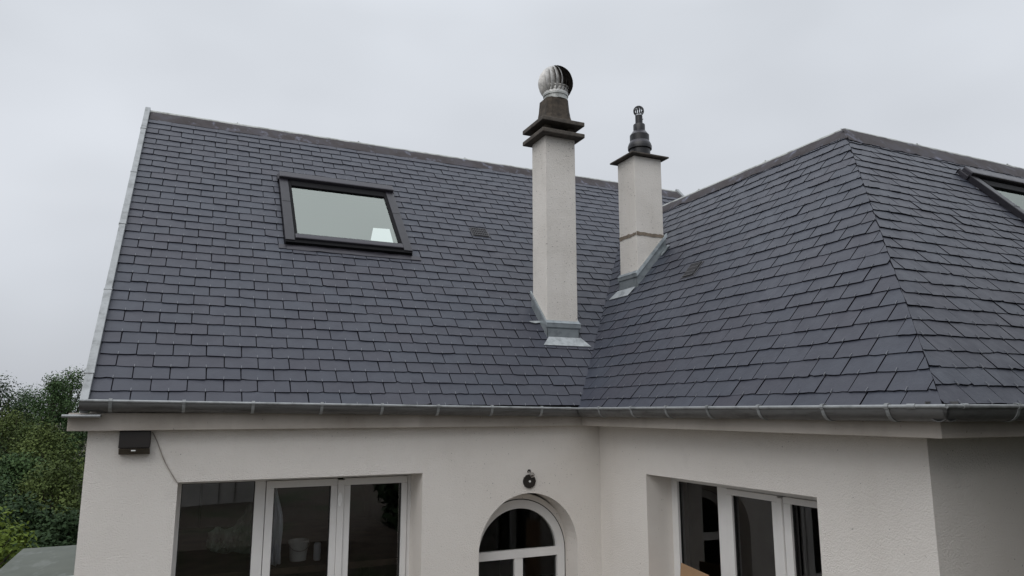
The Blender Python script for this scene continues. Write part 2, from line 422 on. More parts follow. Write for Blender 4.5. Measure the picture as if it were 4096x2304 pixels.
# ---- roof over the main block
SKY_U = (-2.150, -0.962); SKY_S = (2.040, 3.306)
def plane_fn(fr, dh=0.0):
    o, U, S, N = fr
    return lambda u, s, d: o+U*u+S*s+N*(dh-d)
def rect(u0, u1, s0, s1): return [(u0, s0), (u1, s0), (u1, s1), (u0, s1)]
vs1 = H2/math.sin(P1)                              # slope length on the main roof up to the valley head
main_deck_poly = [(XL, 0), (YO2, 0), (WX, vs1), (MR, vs1), (MR, S1), (XL, S1)]
hole1 = rect(SKY_U[0]+.08, SKY_U[1]-.08, SKY_S[0]+.09, SKY_S[1]-.10)
roof = filled(main_deck_poly, [hole1], plane_fn(FM, -0.004), house, 'roof', ['roof_deck'])
roof['label'] = 'large left slate roof'
f1 = [(XL+.004, -.01), (YO2+.004, -.01), (YO2+.004, S1-.2), (XL+.004, S1-.2)]
va = (WX-YO2)/vs1                                   # plan run of the valley per slope length
f2 = [(YO2+.004, -.0), (WX+.004, vs1), (WX+.004, S1-.2), (YO2+.004, S1-.2)]
f3 = [(WX+.004, vs1), (MR-.03, vs1), (MR-.03, S1-.2), (WX+.004, S1-.2)]
fbig = [(XL+.004, -.01), (YO2+.006, -.01), (WX+.006, vs1), (WX+.006, S1-.215), (XL+.004, S1-.215)]
slates(FM, [fbig, [(WX+.006, vs1), (MR-.03, vs1), (MR-.03, S1-.215), (WX+.006, S1-.215)]], 0.222, 0.1185, 0.0224, 0.126, XL, MR, S1-.25,
       [(SKY_U[0]-.006, SKY_U[1]+.006, SKY_S[0]-.05, SKY_S[1]+.06), (-0.196, 0.012, 2.545, 2.71), (0.10, 0.41, 0.86, 1.24)], 3, roof)
# narrow slips of slate closing the top course
sl = MB(); u = XL+.01; rnd = random.Random(5)
while u < MR-.05:
    w_ = 0.222*rnd.uniform(.93, 1.05); q = min(u+w_, MR-.03)-.004; ds = rnd.gauss(0, .003)
    sl.obox(FM[0], FM[1], FM[2], FM[3], (u, S1-.302+ds, .013+rnd.uniform(0, .003)), (q, S1-.2, .0195), 0, rnd.random()); u += w_
sl.build('slate_slip_course', 'slate', roof)

def apron(fr, u0, u1, s0, s1, h, seed, parent, name='lead_apron', mat='lead', step=0.09, amp=0.006, skew=(0, 0)):
    o, U, S, N = fr; rnd = random.Random(seed); n = max(2, int((u1-u0)/step)); mb = MB(); vs = []
    prof = [(s0, 0.004), (s0+.001, h+.002), (s0+(s1-s0)*.35, h+.006), (s0+(s1-s0)*.7, h+.006), (s1, h+.004)]
    for i in range(n+1):
        u = u0+(u1-u0)*i/n; ws = rnd.gauss(0, amp)
        for j, (s, hh) in enumerate(prof):
            sk = skew[0]*(S1) if False else 0
            uu_ = u
            if i == 0: uu_ = u+skew[0]*(s-s0)
            if i == n: uu_ = u+skew[1]*(s-s0)
            vs.append(o+U*uu_+S*(s+(ws if j < 2 else 0))+N*(hh+(rnd.gauss(0, .0022) if j else 0)))
    k = len(prof)
    mb.raw(vs, [(i*k+j, (i+1)*k+j, (i+1)*k+j+1, i*k+j+1) for i in range(n) for j in range(k-1)])
    return mb.build(name, mat, parent, smooth=True)
apron(FM, XL+.012, MR-.02, S1-.236, S1-.04, .019, 1, roof)
def ridge_roll(pts, r, parent, seed, every=1.38, first=0.9):
    mb = MB(); rnd = random.Random(seed)
    mb.tube(pts, r, 12)
    a, b = Vector(pts[0]), Vector(pts[-1]); d = (b-a); ln = d.length; d.normalize(); q = first
    while q < ln:
        mb.tube([a+d*(q-.02), a+d*(q+.02)], r*1.13, 12); mb.box(a+d*q+Vector((-.006, -.006, r)), a+d*q+Vector((.006, .006, r+.012))); q += every
    return mb.build('ridge_roll', 'zinc_ridge', parent, smooth=True)
ridge_roll([(XL-.01, YR, H1-.010), (MR+.01, YR, H1-.010)], .029, roof, 2)
# zinc verge strips
def verge(x0, x1, parent, joints):
    mb = MB(); o, U, S, N = FM; prev = None; js = [0.02]+joints+[S1+.01]
    for i in range(len(js)-1):
        a, b = js[i], js[i+1]+(.018 if i < len(js)-2 else 0); e = .0015*(i % 2)
        mb.obox(o, U, S, N, (x0-e, a, -.07), (x1+e, b, .047+e))
        if i < len(js)-2: mb.obox(o, U, S, N, (x0-.004, js[i+1]-.006, -.07), (x1+.004, js[i+1]+.012, .0525))
    return mb.build('verge_strip', 'zinc_light', parent, bevel=.004)
verge(XL-.043, XL+.004, roof, [.27, 1.17, 2.09, 3.0, 3.95])
verge(MR-.035, MR+.012, roof, [.27, 1.17, 2.09, 3.0, 3.95])

# ---- attic lining and back slope, with an opposite roof window seen through the near one
CAMP = Vector(cam.location)
bn = Vector((0, math.sin(P1), math.cos(P1)))
def back_pt(dv, off):
    p0 = Vector((0, YR, H1))-bn*off; d = Vector(dv); return CAMP+d*(bn.dot(p0-CAMP)/bn.dot(d))
trap = [(0.22777, 0.96398, 0.25222), (0.24858, 0.95477, 0.25056), (0.25501, 0.95554, 0.23086), (0.2257, 0.96829, 0.23439)]
def back_fn(off):
    s_ = Vector((0, math.cos(P1), -math.sin(P1)))
    return lambda u, s, d: Vector((u, YR, H1))+s_*s-bn*(off+d)
def trap_us(off):
    s_ = Vector((0, math.cos(P1), -math.sin(P1))); out = []
    for d in trap:
        p = back_pt(d, off)-Vector((0, YR, H1)); out.append((p.x, p.dot(s_)))
    return out
tin = trap_us(.20); cu = sum(p[0] for p in tin)/4; cs = sum(p[1] for p in tin)/4
tout = [(cu+(p[0]-cu)*1.0, cs+(p[1]-cs)*1.0) for p in tin]
back = filled([(XL, 0), (MR, 0), (MR, S1), (XL, S1)], [[(cu+(p[0]-cu)*2.6, cs+(p[1]-cs)*2.6) for p in tin]], back_fn(0.0), house, 'roof', ['roof_deck'])
lin = filled([(XL+.05, .25), (MR-.05, .25), (MR-.05, S1-.1), (XL+.05, S1-.1)], [tin], back_fn(.20), back, 'attic_lining', ['attic_plaster', 'attic_plaster'])
# ---- roof over the wing: left face, front face, hidden slopes
vs2 = H2/math.sin(P2)
# u = -y ; eave from y=YO (u=-YO) to y=-L+YO (u=L-YO)
wl = [(-YO, 0), (L-YO, 0), (-WYF, vs2), (-WYM, vs2)]
wroof = filled(wl, [], plane_fn(FWg, -.004), house, 'roof', ['roof_deck']); wroof['label'] = 'hipped slate roof of the right wing'
wlc = [(-YO-.004, -.01), (L-YO+.012, -.01), (-WYF+.012, vs2), (-WYF, vs2-.165), (-WYM-.004, vs2-.165), (-WYM-.004, vs2)]
wl_cov = [(-YO-.004, -.004), (L-YO+.012, -.004), (L-YO+.012+(-WYF-L+YO)*(vs2-.165)/vs2, vs2-.165), (-YO-.004+(-WYM+YO)*(vs2-.165)/vs2, vs2-.165)]
C2U = (-0.93, -0.68)
slates(FWg, [wl_cov], 0.2123, 0.1235, -0.0385, 0.0884, -WYM, L, vs2-.19, [(0.085, 0.268, 1.475, 1.66), (-0.93, -0.665, 1.56, 2.03)], 11, wroof)
kw_ = (-WYF-L+YO)/vs2; kf_ = (WX-YO2)/vs2
apron(FWg, -WYM+.01, -WYF-.188*kw_+.022, vs2-.188, vs2-.038, .019, 6, wroof, skew=(0, kw_))
fc = [(YO2, 0), (6.5, 0), (6.5, vs2), (WX, vs2)]
S2U = (3.055, 4.24); S2S = (1.345, 2.63)
front_hole = rect(S2U[0]+.08, S2U[1]-.08, S2S[0]+.09, S2S[1]-.1)
froof = filled(fc, [front_hole], plane_fn(FF, -.004), house, 'roof', ['roof_deck']); froof['label'] = 'slate roof slope right of the hip'
fcc = [(YO2-.012, -.004), (6.5, -.004), (6.5, vs2-.23), (YO2-.012+(WX-YO2)*(vs2-.23)/vs2, vs2-.23)]
slates(FF, [fcc], 0.2123, 0.1135, 0.0025, 0.275, 0, 6.5, vs2-.26, [(S2U[0]-.006, S2U[1]+.006, S2S[0]-.05, S2S[1]+.03)], 23, froof)
apron(FF, WX-.262*kf_-.012, 6.5, vs2-.262, vs2-.038, .019, 8, froof, skew=(kf_, 0))
ridge_roll([(WX, WYM+.3, H2-.010), (WX, WYF, H2-.010)], .028, wroof, 4, 1.0, .75)
ridge_roll([(WX, WYF, H2-.010), (6.5, WYF, H2-.010)], .028, froof, 5, 1.32, .93)
hc = MB(); A_ = Vector((WX, WYF, H2)); B_ = Vector((YO2, -L+YO, 0)); dd = (B_-A_).normalized(); nn_ = Vector((-.4, -.4, 1)).normalized()
hc.tube([A_-nn_*.012, A_+dd*.10+nn_*.008, A_+dd*.27+nn_*.014], [.022, .020, .014], 10); hc.build('hip_cap', 'lead', froof, smooth=True)
# hidden inner slopes of the wing
ib = MB(); V3 = (WX+2.05, WYF+2.05, H2-2.05*T2)
ib.face([(WX, WYF, H2), (WX, WYM+.3, H2), (WX+2.05, WYM+.3, H2-2.05*T2), V3]); ib.face([(WX, WYF, H2), V3, (6.5, WYF+2.05, H2-2.05*T2), (6.5, WYF, H2)])
ib.build('roof', 'roof_deck', house)
lw = MB(); lw.face([(2.4, WYF+.25, -.02), (6.4, WYF+.25, -.02), (6.4, WYF+.25, 1.75), (2.4, WYF+.25, 1.75)]); lw.build('attic_lining', 'attic_plaster', froof)

# ---- walls
W1 = (-2.887, -1.220, -1.75, -0.4767); W2 = (-2.0768, -0.4612, -1.75, -0.4894)     # opening extents
AC, AR, ASP = -0.333, 0.430, -1.092
def arch(cx, r, zs, zb, n=28):
    return [(cx-r, zb), (cx+r, zb)]+[(cx+r*math.cos(math.pi*i/n), zs+r*math.sin(math.pi*i/n)) for i in range(n+1)]
o1 = [(W1[0], W1[2]), (W1[1], W1[2]), (W1[1], W1[3]), (W1[0], W1[3])]
wall = filled([(XC, GZ-.3), (XW, GZ-.3), (XW, -.02), (XC, -.02)], [o1, arch(AC, AR, ASP, GZ+.1)], lambda u, v, d: Vector((u, YW+d, v)), house, 'wall', ['render_white', 'render_reveal'], reveal=.30)
o2 = [(-W2[0], W2[2]), (-W2[1], W2[2]), (-W2[1], W2[3]), (-W2[0], W2[3])]
wall2 = filled([(-YW, GZ-.3), (-FW, GZ-.3), (-FW, -.02), (-YW, -.02)], [o2], lambda u, v, d: Vector((XW+d, -u, v)), house, 'wall', ['render_white', 'render_reveal'], reveal=.26)
ow = MB()
ow.face([(XW, FW, GZ-.3), (6.5, FW, GZ-.3), (6.5, FW, -.02), (XW, FW, -.02)])
ow.build('wall', 'render_white', house)
gw_ = MB(); gab = [(XC, YW, GZ-5), (XC, YW, 0.02), (XC, YR, H1-.06), (XC, 2*YR-YW, .02), (XC, 2*YR-YW, GZ-5)]
gw_.face(gab); gw_.face([(MR-.03, y, z) for x, y, z in gab]); gw_.face([(XC, 2*YR-YW, GZ-5), (MR-.03, 2*YR-YW, GZ-5), (MR-.03, 2*YR-YW, .02), (XC, 2*YR-YW, .02)])
gw_.face([(6.5, FW, GZ-.3), (6.5, 1.1, GZ-.3), (6.5, 1.1, 0), (6.5, WYF, H2), (6.5, FW, 0)]); gw_.face([(MR-.03, 1.1, GZ-.3), (6.5, 1.1, GZ-.3), (6.5, 1.1, .02), (MR-.03, 1.1, .02)])
gw_.build('wall', 'render_white', house)
# inside: floors, ceilings, back walls
rm = MB()
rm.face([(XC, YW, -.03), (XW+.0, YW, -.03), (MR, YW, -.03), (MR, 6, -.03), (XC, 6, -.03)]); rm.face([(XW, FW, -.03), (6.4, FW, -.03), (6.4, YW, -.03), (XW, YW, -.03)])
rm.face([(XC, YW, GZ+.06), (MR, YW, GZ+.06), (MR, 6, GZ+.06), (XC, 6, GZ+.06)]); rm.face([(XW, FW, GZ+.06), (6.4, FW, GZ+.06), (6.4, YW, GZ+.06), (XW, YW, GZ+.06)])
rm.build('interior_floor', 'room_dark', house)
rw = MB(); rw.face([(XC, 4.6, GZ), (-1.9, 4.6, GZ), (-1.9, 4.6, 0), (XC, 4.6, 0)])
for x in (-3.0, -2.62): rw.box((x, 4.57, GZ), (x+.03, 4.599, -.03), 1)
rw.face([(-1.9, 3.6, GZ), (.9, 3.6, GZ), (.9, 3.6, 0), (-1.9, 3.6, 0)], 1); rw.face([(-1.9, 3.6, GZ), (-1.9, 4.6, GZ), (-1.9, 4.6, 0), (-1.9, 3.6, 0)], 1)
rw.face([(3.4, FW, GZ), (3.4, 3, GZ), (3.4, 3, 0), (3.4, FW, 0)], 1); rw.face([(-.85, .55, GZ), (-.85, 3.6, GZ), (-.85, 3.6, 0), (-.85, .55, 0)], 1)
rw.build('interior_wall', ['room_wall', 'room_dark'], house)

# ---- concrete cornice under the gutters
fs = MB(); ZF = -.1385
prof = [(.112, ZF), (.112, -.028), (.40, -.028), (.40, ZF)]
fs.sweep([(-3.531, 0, 0), (0, 0, 0), (0, -L, 0), (6.5, -L, 0)], prof)
fs.build('cornice', 'fascia_concrete', house, bevel=.004)
fp = MB(); fp.box((-3.556, .035, -.052), (-3.35, .40, -.040)); fp.tube([(-3.556, .035, -.046), (-3.35, .035, -.046)], .010); fp.build('eaves_flashing', 'zinc_light', house, bevel=.002)
# ---- gutters
ZL = .047
gp = [(0.002, 0.0)]
for i in range(13):
    a = math.pi*(1-i/12); gp.append((.055+.055*math.cos(a), -.012-.053*math.sin(a)))
gp += [(.110, .018)]
inner = [(x*0.94+.003, z+.003) for x, z in gp][::-1]
def gutter(path, label, brackets, seg):
    mb = MB(); mb.sweep(path, gp+inner); 
    gt = mb.build('gutter', 'zinc_gutter', house, smooth=True); gt['label'] = label
    bd = MB(); a = seg
    bd.tube([p for p in path[a[0]:a[1]]], .0095, 10); bd.build('gutter_bead', 'zinc_light', gt, smooth=True)
    for p, ax in brackets:
        b = MB(); hw = .0095; p = Vector(p)
        pr = [(x-.004 if z > -.02 else .055+(x-.055)*1.05, z if z > -.03 else -.012+(z+.012)*1.05) for x, z in gp[:11]]
        pr = [(.014, .012), (.004, .0145), (-.0085, .012), (-.013, .0), (-.0095, -.010)]+pr[1:]
        for (x0, z0), (x1, z1) in zip(pr, pr[1:]):
            n_ = Vector((z1-z0, -(x1-x0))); n_ = n_.normalized()*-.0022 if n_.length else n_
            q = []
            for hh in (-hw, hw):
                for (x, z) in ((x0, z0), (x1, z1)):
                    q.append(p+(Vector((hh, x, z)) if ax == 0 else Vector((x, hh, z))))
            b.face([q[0], q[1], q[3], q[2]])
        ob = b.build('gutter_bracket', 'zinc_light', gt)
        md = ob.modifiers.new('thick', 'SOLIDIFY'); md.thickness = .003; md.offset = 0
    return gt
zm = lambda x: ZL*(x/-3.467)
g1 = gutter([(-3.467, 0, ZL), (0, 0, 0), (0, -.02, 0)], 'long gutter under the left roof', [((x, 0, zm(x)), 0) for x in (-3.301, -2.887, -2.467, -2.018, -1.594, -1.173, -.742, -.318)], (0, 2))
g2 = gutter([(-.02, 0, 0), (0, 0, 0), (0, -L, 0), (.02, -L, 0)], 'gutter along the side of the right wing', [((0, y, 0), 1) for y in (-.338, -.772, -1.175, -1.59, -2.016, -2.458, -2.82)], (1, 3))
g3 = gutter([(0, -L+.02, 0), (0, -L, 0), (6.5, -L, 0)], 'gutter along the front of the right wing', [((x, -L, 0), 0) for x in (.48, .92, 1.36, 1.8, 2.24)], (1, 3))
ec = MB(); ec.face([(-3.468, x, z+ZL) for x, z in gp]); ec.build('gutter_end_cap', 'zinc_gutter', g1)
for gt, pth in ((g1, [(-.06, 0), (-.10, 0)]), (g2, [(0, -2.92), (0, -2.96)]), (g3, [(.10, -L), (.135, -L)])):
    sv = MB(); sv.tube([(x, y, .0005) for x, y in pth], .0125, 10); sv.build('gutter_joint', 'zinc_light', gt, smooth=True)

# ------------------------------------------------------------------ windows
def bars(mb, fn, rects, d0, d1, mi=0):
    for (u0, u1, v0, v1) in rects:
        p = [fn(u0, v0, d1), fn(u1, v0, d1), fn(u1, v0, d0), fn(u0, v0, d0), fn(u0, v1, d1), fn(u1, v1, d1), fn(u1, v1, d0), fn(u0, v1, d0)]
        mb.hexa(p, mi)
def ring(u0, u1, v0, v1, w): return [(u0, u1, v1-w, v1), (u0, u1, v0, v0+w), (u0, u0+w, v0+w, v1-w), (u1-w, u1, v0+w, v1-w)]
def window(fn, glass, uL, uR, zb, zt, fixed, s1, s2, cbar, zfix, zsash, label, top):
    """fixed / s1 / s2: pane extents; cbar: cover strip; all in wall coordinates"""
    fr_ = MB(); bars(fr_, fn, [(uL, uR, zt, top), (uL, uR, zb, zb+.06)], 0, .06)
    a = fixed[1]; bb = s1[0]-.058; zi = (zb+.06, zt)
    bars(fr_, fn, [(uL, fixed[0], *zi), (a, bb, *zi), (s2[1]+.05, uR, *zi)], 0, .06)
    w = fr_.build('window', 'upvc_white', house, bevel=.003); w['label'] = label
    pn = MB(); pn.face([fn(fixed[0]-.01, zb+.05, .028), fn(fixed[1]+.01, zb+.05, .028), fn(fixed[1]+.01, zfix+.01, .028), fn(fixed[0]-.01, zfix+.01, .028)])
    pn.build('pane', glass, w, fix=False)
    gk = MB(); bars(gk, fn, [(fixed[0], fixed[0]+.005, zb+.06, zfix), (fixed[1]-.005, fixed[1], zb+.06, zfix), (fixed[0], fixed[1], zfix-.005, zfix)], .02, .027); gk.build('glazing_seal', 'rubber_black', w)
    for (p0, p1, e0, e1) in ((s1[0], s1[1], bb+.004, cbar[0]-.001), (s2[0], s2[1], cbar[1]+.001, s2[1]+.046)):
        sm = MB(); bars(sm, fn, [(e0, e1, zsash, zt-.003), (e0, e1, zb+.063, zb+.12), (e0, p0, zb+.12, zsash), (p1, e1, zb+.12, zsash)], -.010, .05)
        so = sm.build('sash', 'upvc_white', w, bevel=.004)
        q = MB(); q.face([fn(p0-.01, zb+.11, .02), fn(p1+.01, zb+.11, .02), fn(p1+.01, zsash+.01, .02), fn(p0-.01, zsash+.01, .02)]); q.build('pane', glass, so, fix=False)
        q = MB(); bars(q, fn, [(p0, p0+.005, zb+.12, zsash), (p1-.005, p1, zb+.12, zsash), (p0+.005, p1-.005, zsash-.005, zsash)], .006, .019); q.build('glazing_seal', 'rubber_black', so)
    cb = MB(); bars(cb, fn, [(cbar[0], cbar[1], zb+.065, zt-.014)], -.022, .04); cb.build('cover_strip', 'upvc_white', w, bevel=.004)
    return w
f1n = lambda u, v, d: Vector((u, YW+.30+d, v))
win1 = window(f1n, 'window_glass_mirror', -2.93, -1.19, -1.75, -.515, (-2.859, -2.377), (-2.246, -1.838), (-1.693, -1.296), (-1.789, -1.742), -.515, -.569, 'wide left window of fixed pane and two casements', -.40)
fl = MB(); rnd = random.Random(9); cxp, czp = -1.772, -.665
lo = [(cxp+(.018+.008*rnd.random())*math.cos(a)*(.7), czp+(.04+.02*rnd.random())*math.sin(a)) for a in [2*math.pi*i/14 for i in range(14)]]
fl.face([(x, YW+.30-.0232, z) for x, z in lo]); fl.build('filler_patch', 'filler_white', win1, fix=False)
f2n = lambda u, v, d: Vector((XW+.23+d, -u, v))
win2 = window(f2n, 'window_glass', .44, 2.10, -1.75, -.543, (.529, .982), (1.136, 1.503), (1.659, 2.005), (1.559, 1.599), -.543, -.585, 'wide window in the side of the right wing', -.40)
# arched door
dr = MB(); FY = YW+.20; AZ2 = -1.155; ro, ri = .420, .352
def arcband(mb, cx, zs, r0, r1, y0, y1, zb, n=28, mi=0, r0off=None):
    A = [(cx-r0, zb)]+[(cx-r0*math.cos(math.pi*i/n), zs+r0*math.sin(math.pi*i/n)) for i in range(n+1)]+[(cx+r0, zb)]
    B = [(cx-r1, zb)]+[(cx-r1*math.cos(math.pi*i/n), zs+r1*math.sin(math.pi*i/n)) for i in range(n+1)]+[(cx+r1, zb)]
    k = len(A); vs = [(u, y0, v) for u, v in A]+[(u, y0, v) for u, v in B]+[(u, y1, v) for u, v in A]+[(u, y1, v) for u, v in B]
    fs = []
    for i in range(k-1): fs += [(i, i+1, k+i+1, k+i), (2*k+i+1, 2*k+i, 3*k+i, 3*k+i+1), (i, 2*k+i, 2*k+i+1, i+1), (k+i, k+i+1, 3*k+i+1, 3*k+i)]
    mb.raw(vs, fs, mi)
arcband(dr, AC, AZ2, ro, ri, FY, FY+.06, GZ+.1)
dr.box((AC-ri, FY+.002, -1.192), (AC+ri, FY+.055, -1.128)); dr.box((-.369, FY+.006, GZ+.1), (-.295, FY+.05, -1.192))
door = dr.build('door', 'upvc_white', house, bevel=0, smooth=False); door['label'] = 'white arched door with transom and glazed panes'
for nm, poly in (('pane', [(AC-ri-.01, -1.135)]+[(AC-(ri+.01)*math.cos(math.pi*i/28), AZ2+(ri+.01)*math.sin(math.pi*i/28)) for i in range(29)]+[(AC+ri+.01, -1.135)]),
                 ('pane', [(AC-ri-.01, GZ+.1), (-.36, GZ+.1), (-.36, -1.185), (AC-ri-.01, -1.185)]), ('pane', [(-.304, GZ+.1), (AC+ri+.01, GZ+.1), (AC+ri+.01, -1.185), (-.304, -1.185)])):
    p = MB(); p.face([(u, FY+.03, v) for u, v in poly]); p.build(nm, 'door_glass', door, fix=False)
rb = MB(); arcband(rb, AC, AZ2+.0, .47, .428, FY+.003, FY+.05, GZ+.1); 
rb.build('door_rebate', 'render_reveal', door)
rl = MB(); arcband(rl, AC, AZ2, .4275, .4195, FY+.001, FY+.04, GZ+.1); rl.build('door_seal', 'rubber_black', door)

# ------------------------------------------------------------------ skylights
def skylight(fr, U0, U1, S0, S1_, gl, label, cheek=.085):
    o, U, S, N = fr; h = .085
    def ob(mb, a, b, mi=0): mb.obox(o, U, S, N, a, b, mi)
    mb = MB()
    g0, g1, gs0, gs1 = gl
    ob(mb, (U0, S0+.02, -.02), (U0+.085, S1_-.07, h-.02)); ob(mb, (U1-.085, S0+.02, -.02), (U1, S1_-.07, h-.02))      # side covers
    ob(mb, (U0+.02, S1_-.12, -.02), (U1-.02, S1_-.02, .05))
    w = mb.build('skylight', 'frame_dark', house, bevel=.006); w['label'] = label
    hd = MB(); ob(hd, (U0-.004, S1_-.105, .02), (U1+.004, S1_+.0, h+.012)); ob(hd, (U0-.012, S1_-.10, -.01), (U0+.0, S1_+.02, .06)); ob(hd, (U1, S1_-.10, -.01), (U1+.012, S1_+.02, .06))
    hd.build('top_hood', 'frame_grey', w, bevel=.014)
    sh = MB()
    ob(sh, (g0-.045, gs0-.045, .0), (g0, gs1+.10, .058)); ob(sh, (g1, gs0-.045, .0), (g1+.045, gs1+.10, .058)); ob(sh, (g0, gs1, -.02), (g1, gs1+.10, .062)); ob(sh, (g0, gs0-.03, .0), (g1, gs0, .056))
    sh.build('sash', 'frame_black', w, bevel=.004)
    bl = MB(); ob(bl, (U0+.088, S0+.045, .02), (U1-.088, S0+.118, h-.008)); bl.build('bottom_cover', 'frame_grey', w, bevel=.012)
    un = MB(); ob(un, (U0+.005, S0-.004, .012), (U1-.005, S0+.046, h-.03)); un.build('bottom_void_shade', 'frame_black', w, bevel=.003)  # near-black strip: shade of the void under the frame, put in as colour
    p = MB(); p.face([o+U*a+S*b+N*.046 for a, b in ((g0-.01, gs0-.01), (g1+.01, gs0-.01), (g1+.01, gs1+.01), (g0-.01, gs1+.01))]); p.build('pane', 'roof_glass', w, fix=False)
    ap = apron(fr, U0+.012, U1-.03, S0-.075, S0+.03, .019, 12, w, 'apron_flashing', 'frame_grey', amp=.002)
    for e0, e1 in ((U0-.055, U0+.011), (U1-.029, U1+.075)):
        cor = MB(); cor.obox(o, U, S, N, (e0, S0-.07, .014), (e1, S0-.005, .022)); cor.build('side_flashing', 'frame_grey', w)
    for e in (U0+.004, U1-.089):
        q = MB(); q.obox(o, U, S, N, (e+.004, S0+(S1_-S0)*.56, h-.0195), (e+.081, S0+(S1_-S0)*.56+.004, h-.0185)); q.build('cover_joint', 'frame_black', w)
    # lining of the opening down to the room
    ln_ = MB(); d = -.28
    q = [(g0-.02, gs0-.02), (g1+.02, gs0-.02), (g1+.02, gs1+.02), (g0-.02, gs1+.02)]
    for i in range(4):
        a, b = q[i], q[(i+1) % 4]
        ex = lambda p: (p[0]+(.30 if p[0] > (g0+g1)/2 else -.05), p[1]+(.05 if p[1] > (gs0+gs1)/2 else -.12)); a2, b2 = ex(a), ex(b)
        ln_.face([o+U*a[0]+S*a[1]+N*.0, o+U*b[0]+S*b[1]+N*.0, o+U*b2[0]+S*b2[1]+N*d, o+U*a2[0]+S*a2[1]+N*d])
    ln_.build('lining', 'attic_plaster', w)
    return w
skylight(FM, SKY_U[0], SKY_U[1], SKY_S[0], SKY_S[1], (-2.036, -1.078, 2.190, 3.092), 'large dark framed skylight in the left roof')
skylight(FF, S2U[0], S2U[1], S2S[0], S2S[1], (3.165, 4.13, 1.49, 2.40), 'dark framed skylight at the right edge')
# attic floor and near lining so that the roof windows look into a pale room
af = MB(); af.face([(XL+.1, YW+.3, .12), (1.0, YW+.3, .12), (1.0, 6, .12), (XL+.1, 6, .12)])
af.face([(XL+.1, YW+.3, .12), (XL+.1, 6, .12), (XL+.1, YR, H1-.2)]); af.face([(1.0, YW+.6, .12), (1.0, 6, .12), (1.0, YR, H1-.2)])
af.build('attic_lining', 'attic_plaster', roof)

# ------------------------------------------------------------------ slate vents
def vent(fr, u0, u1, s0, s1, label, rows=3, cols=8):
    o, U, S, N = fr; b = MB(); h = .024
    b.obox(o, U, S, N, (u0, s0, .004), (u1, s1, .020))
    v = b.build('roof_vent', 'vent_grey', roof if fr is FM else wroof, bevel=.003); v['label'] = label
    c = MB(); a0, a1, b0, b1 = u0+.022, u1-.022, s0+.018, s1-.012; hh = (b1-b0)/rows; ww = (a1-a0)/cols
    c.obox(o, U, S, N, (a0, b0, .0205), (a1, b1, .023), 1)
    for i in range(rows+1): c.obox(o, U, S, N, (a0-.004, b0+hh*i-.006, .0235), (a1+.004, b0+hh*i+.006, .0285))
    for j in range(cols+1): c.obox(o, U, S, N, (a0+ww*j-.004, b0-.006, .0238), (a0+ww*j+.004, b1+.006, .0275))
    c.build('vent_grille', ['vent_grey', 'frame_black'], v)
vent(FM, -.196, .012, 2.545, 2.712, 'slotted slate vent beside the large skylight')
vent(FWg, .088, .266, 1.477, 1.66, 'slotted slate vent on the wing roof')

# ------------------------------------------------------------------ chimneys
def rough_shaft(name, x0, x1, y0, y1, z0, z1, seed, mat='render_chimney'):
    rnd = random.Random(seed); b = MB(); n = max(2, int((z1-z0)/.05)); c = .004
    vs = []; base = [(x0, y0), (x1, y0), (x1, y1), (x0, y1)]
    for i in range(n+1):
        z = z0+(z1-z0)*i/n
        for x, y in base: vs.append((x+rnd.gauss(0, .0003), y+rnd.gauss(0, .0003), z))
    fs = [(i*4+j, i*4+(j+1) % 4, (i+1)*4+(j+1) % 4, (i+1)*4+j) for i in range(n) for j in range(4)]+[(3, 2, 1, 0), tuple(n*4+j for j in range(4))]
    b.raw(vs, fs); return b.build(name, mat, house, bevel=.006)
c1 = (.092, .416, .689, .974, 2.586); X0, X1, Y0, Y1, ZT = c1
ch1 = rough_shaft('chimney', X0, X1, Y0, Y1, .45, ZT, 1); ch1['label'] = 'tall white chimney with a concrete cap and dark pot'
def slab(mb, x0, x1, y0, y1, z0, z1): mb.box((x0, y0, z0), (x1, y1, z1))
mb = MB(); OV = .072; slab(mb, X0-OV, X1+OV-.01, Y0-OV-.02, Y1+OV, ZT, ZT+.042); mb.build('cap_slab', 'slab_dark', ch1, bevel=.008)
mb = MB()
for x in (X0+.0, X1-.07):
    for y in (Y0, Y1-.07): mb.box((x, y, ZT+.042), (x+.07, y+.07, ZT+.118))
mb.box((X0+.05, Y0+.06, ZT+.043), (X1-.05, Y1-.06, ZT+.06)); mb.build('cap_support', 'concrete_dark', ch1, bevel=.006)
mb = MB(); slab(mb, X0-OV, X1+OV-.01, Y0-OV-.02, Y1+OV, ZT+.118, ZT+.160); mb.build('cap_slab', 'slab_dark', ch1, bevel=.008)
mb = MB(); cx1, cy1 = (X0+X1)/2+.012, (Y0+Y1)/2; vs = []
zz = [(.166, ZT+.16), (.152, ZT+.19), (.137, ZT+.25), (.127, ZT+.32), (.121, ZT+.40), (.119, ZT+.43)]
for r, z in zz:
    k = r*.30
    for sx, sy_ in ((-1, -1), (1, -1), (1, 1), (-1, 1)):
        pr = [(sx*r, sy_*(r-k)), (sx*(r-k), sy_*r)]
        if sx*sy_ > 0: pr = pr
        else: pr = pr[::-1]
        vs += [(cx1+a, cy1+b*.95, z) for a, b in pr]
fsx = [(i*8+j, i*8+(j+1) % 8, (i+1)*8+(j+1) % 8, (i+1)*8+j) for i in range(len(zz)-1) for j in range(8)]+[tuple(range(8))[::-1], tuple((len(zz)-1)*8+j for j in range(8))]
mb.raw(vs, fsx); mb.build('chimney_pot', 'concrete_dark', ch1, bevel=.004)
def flashing(fr, ch, front, side):
    pass
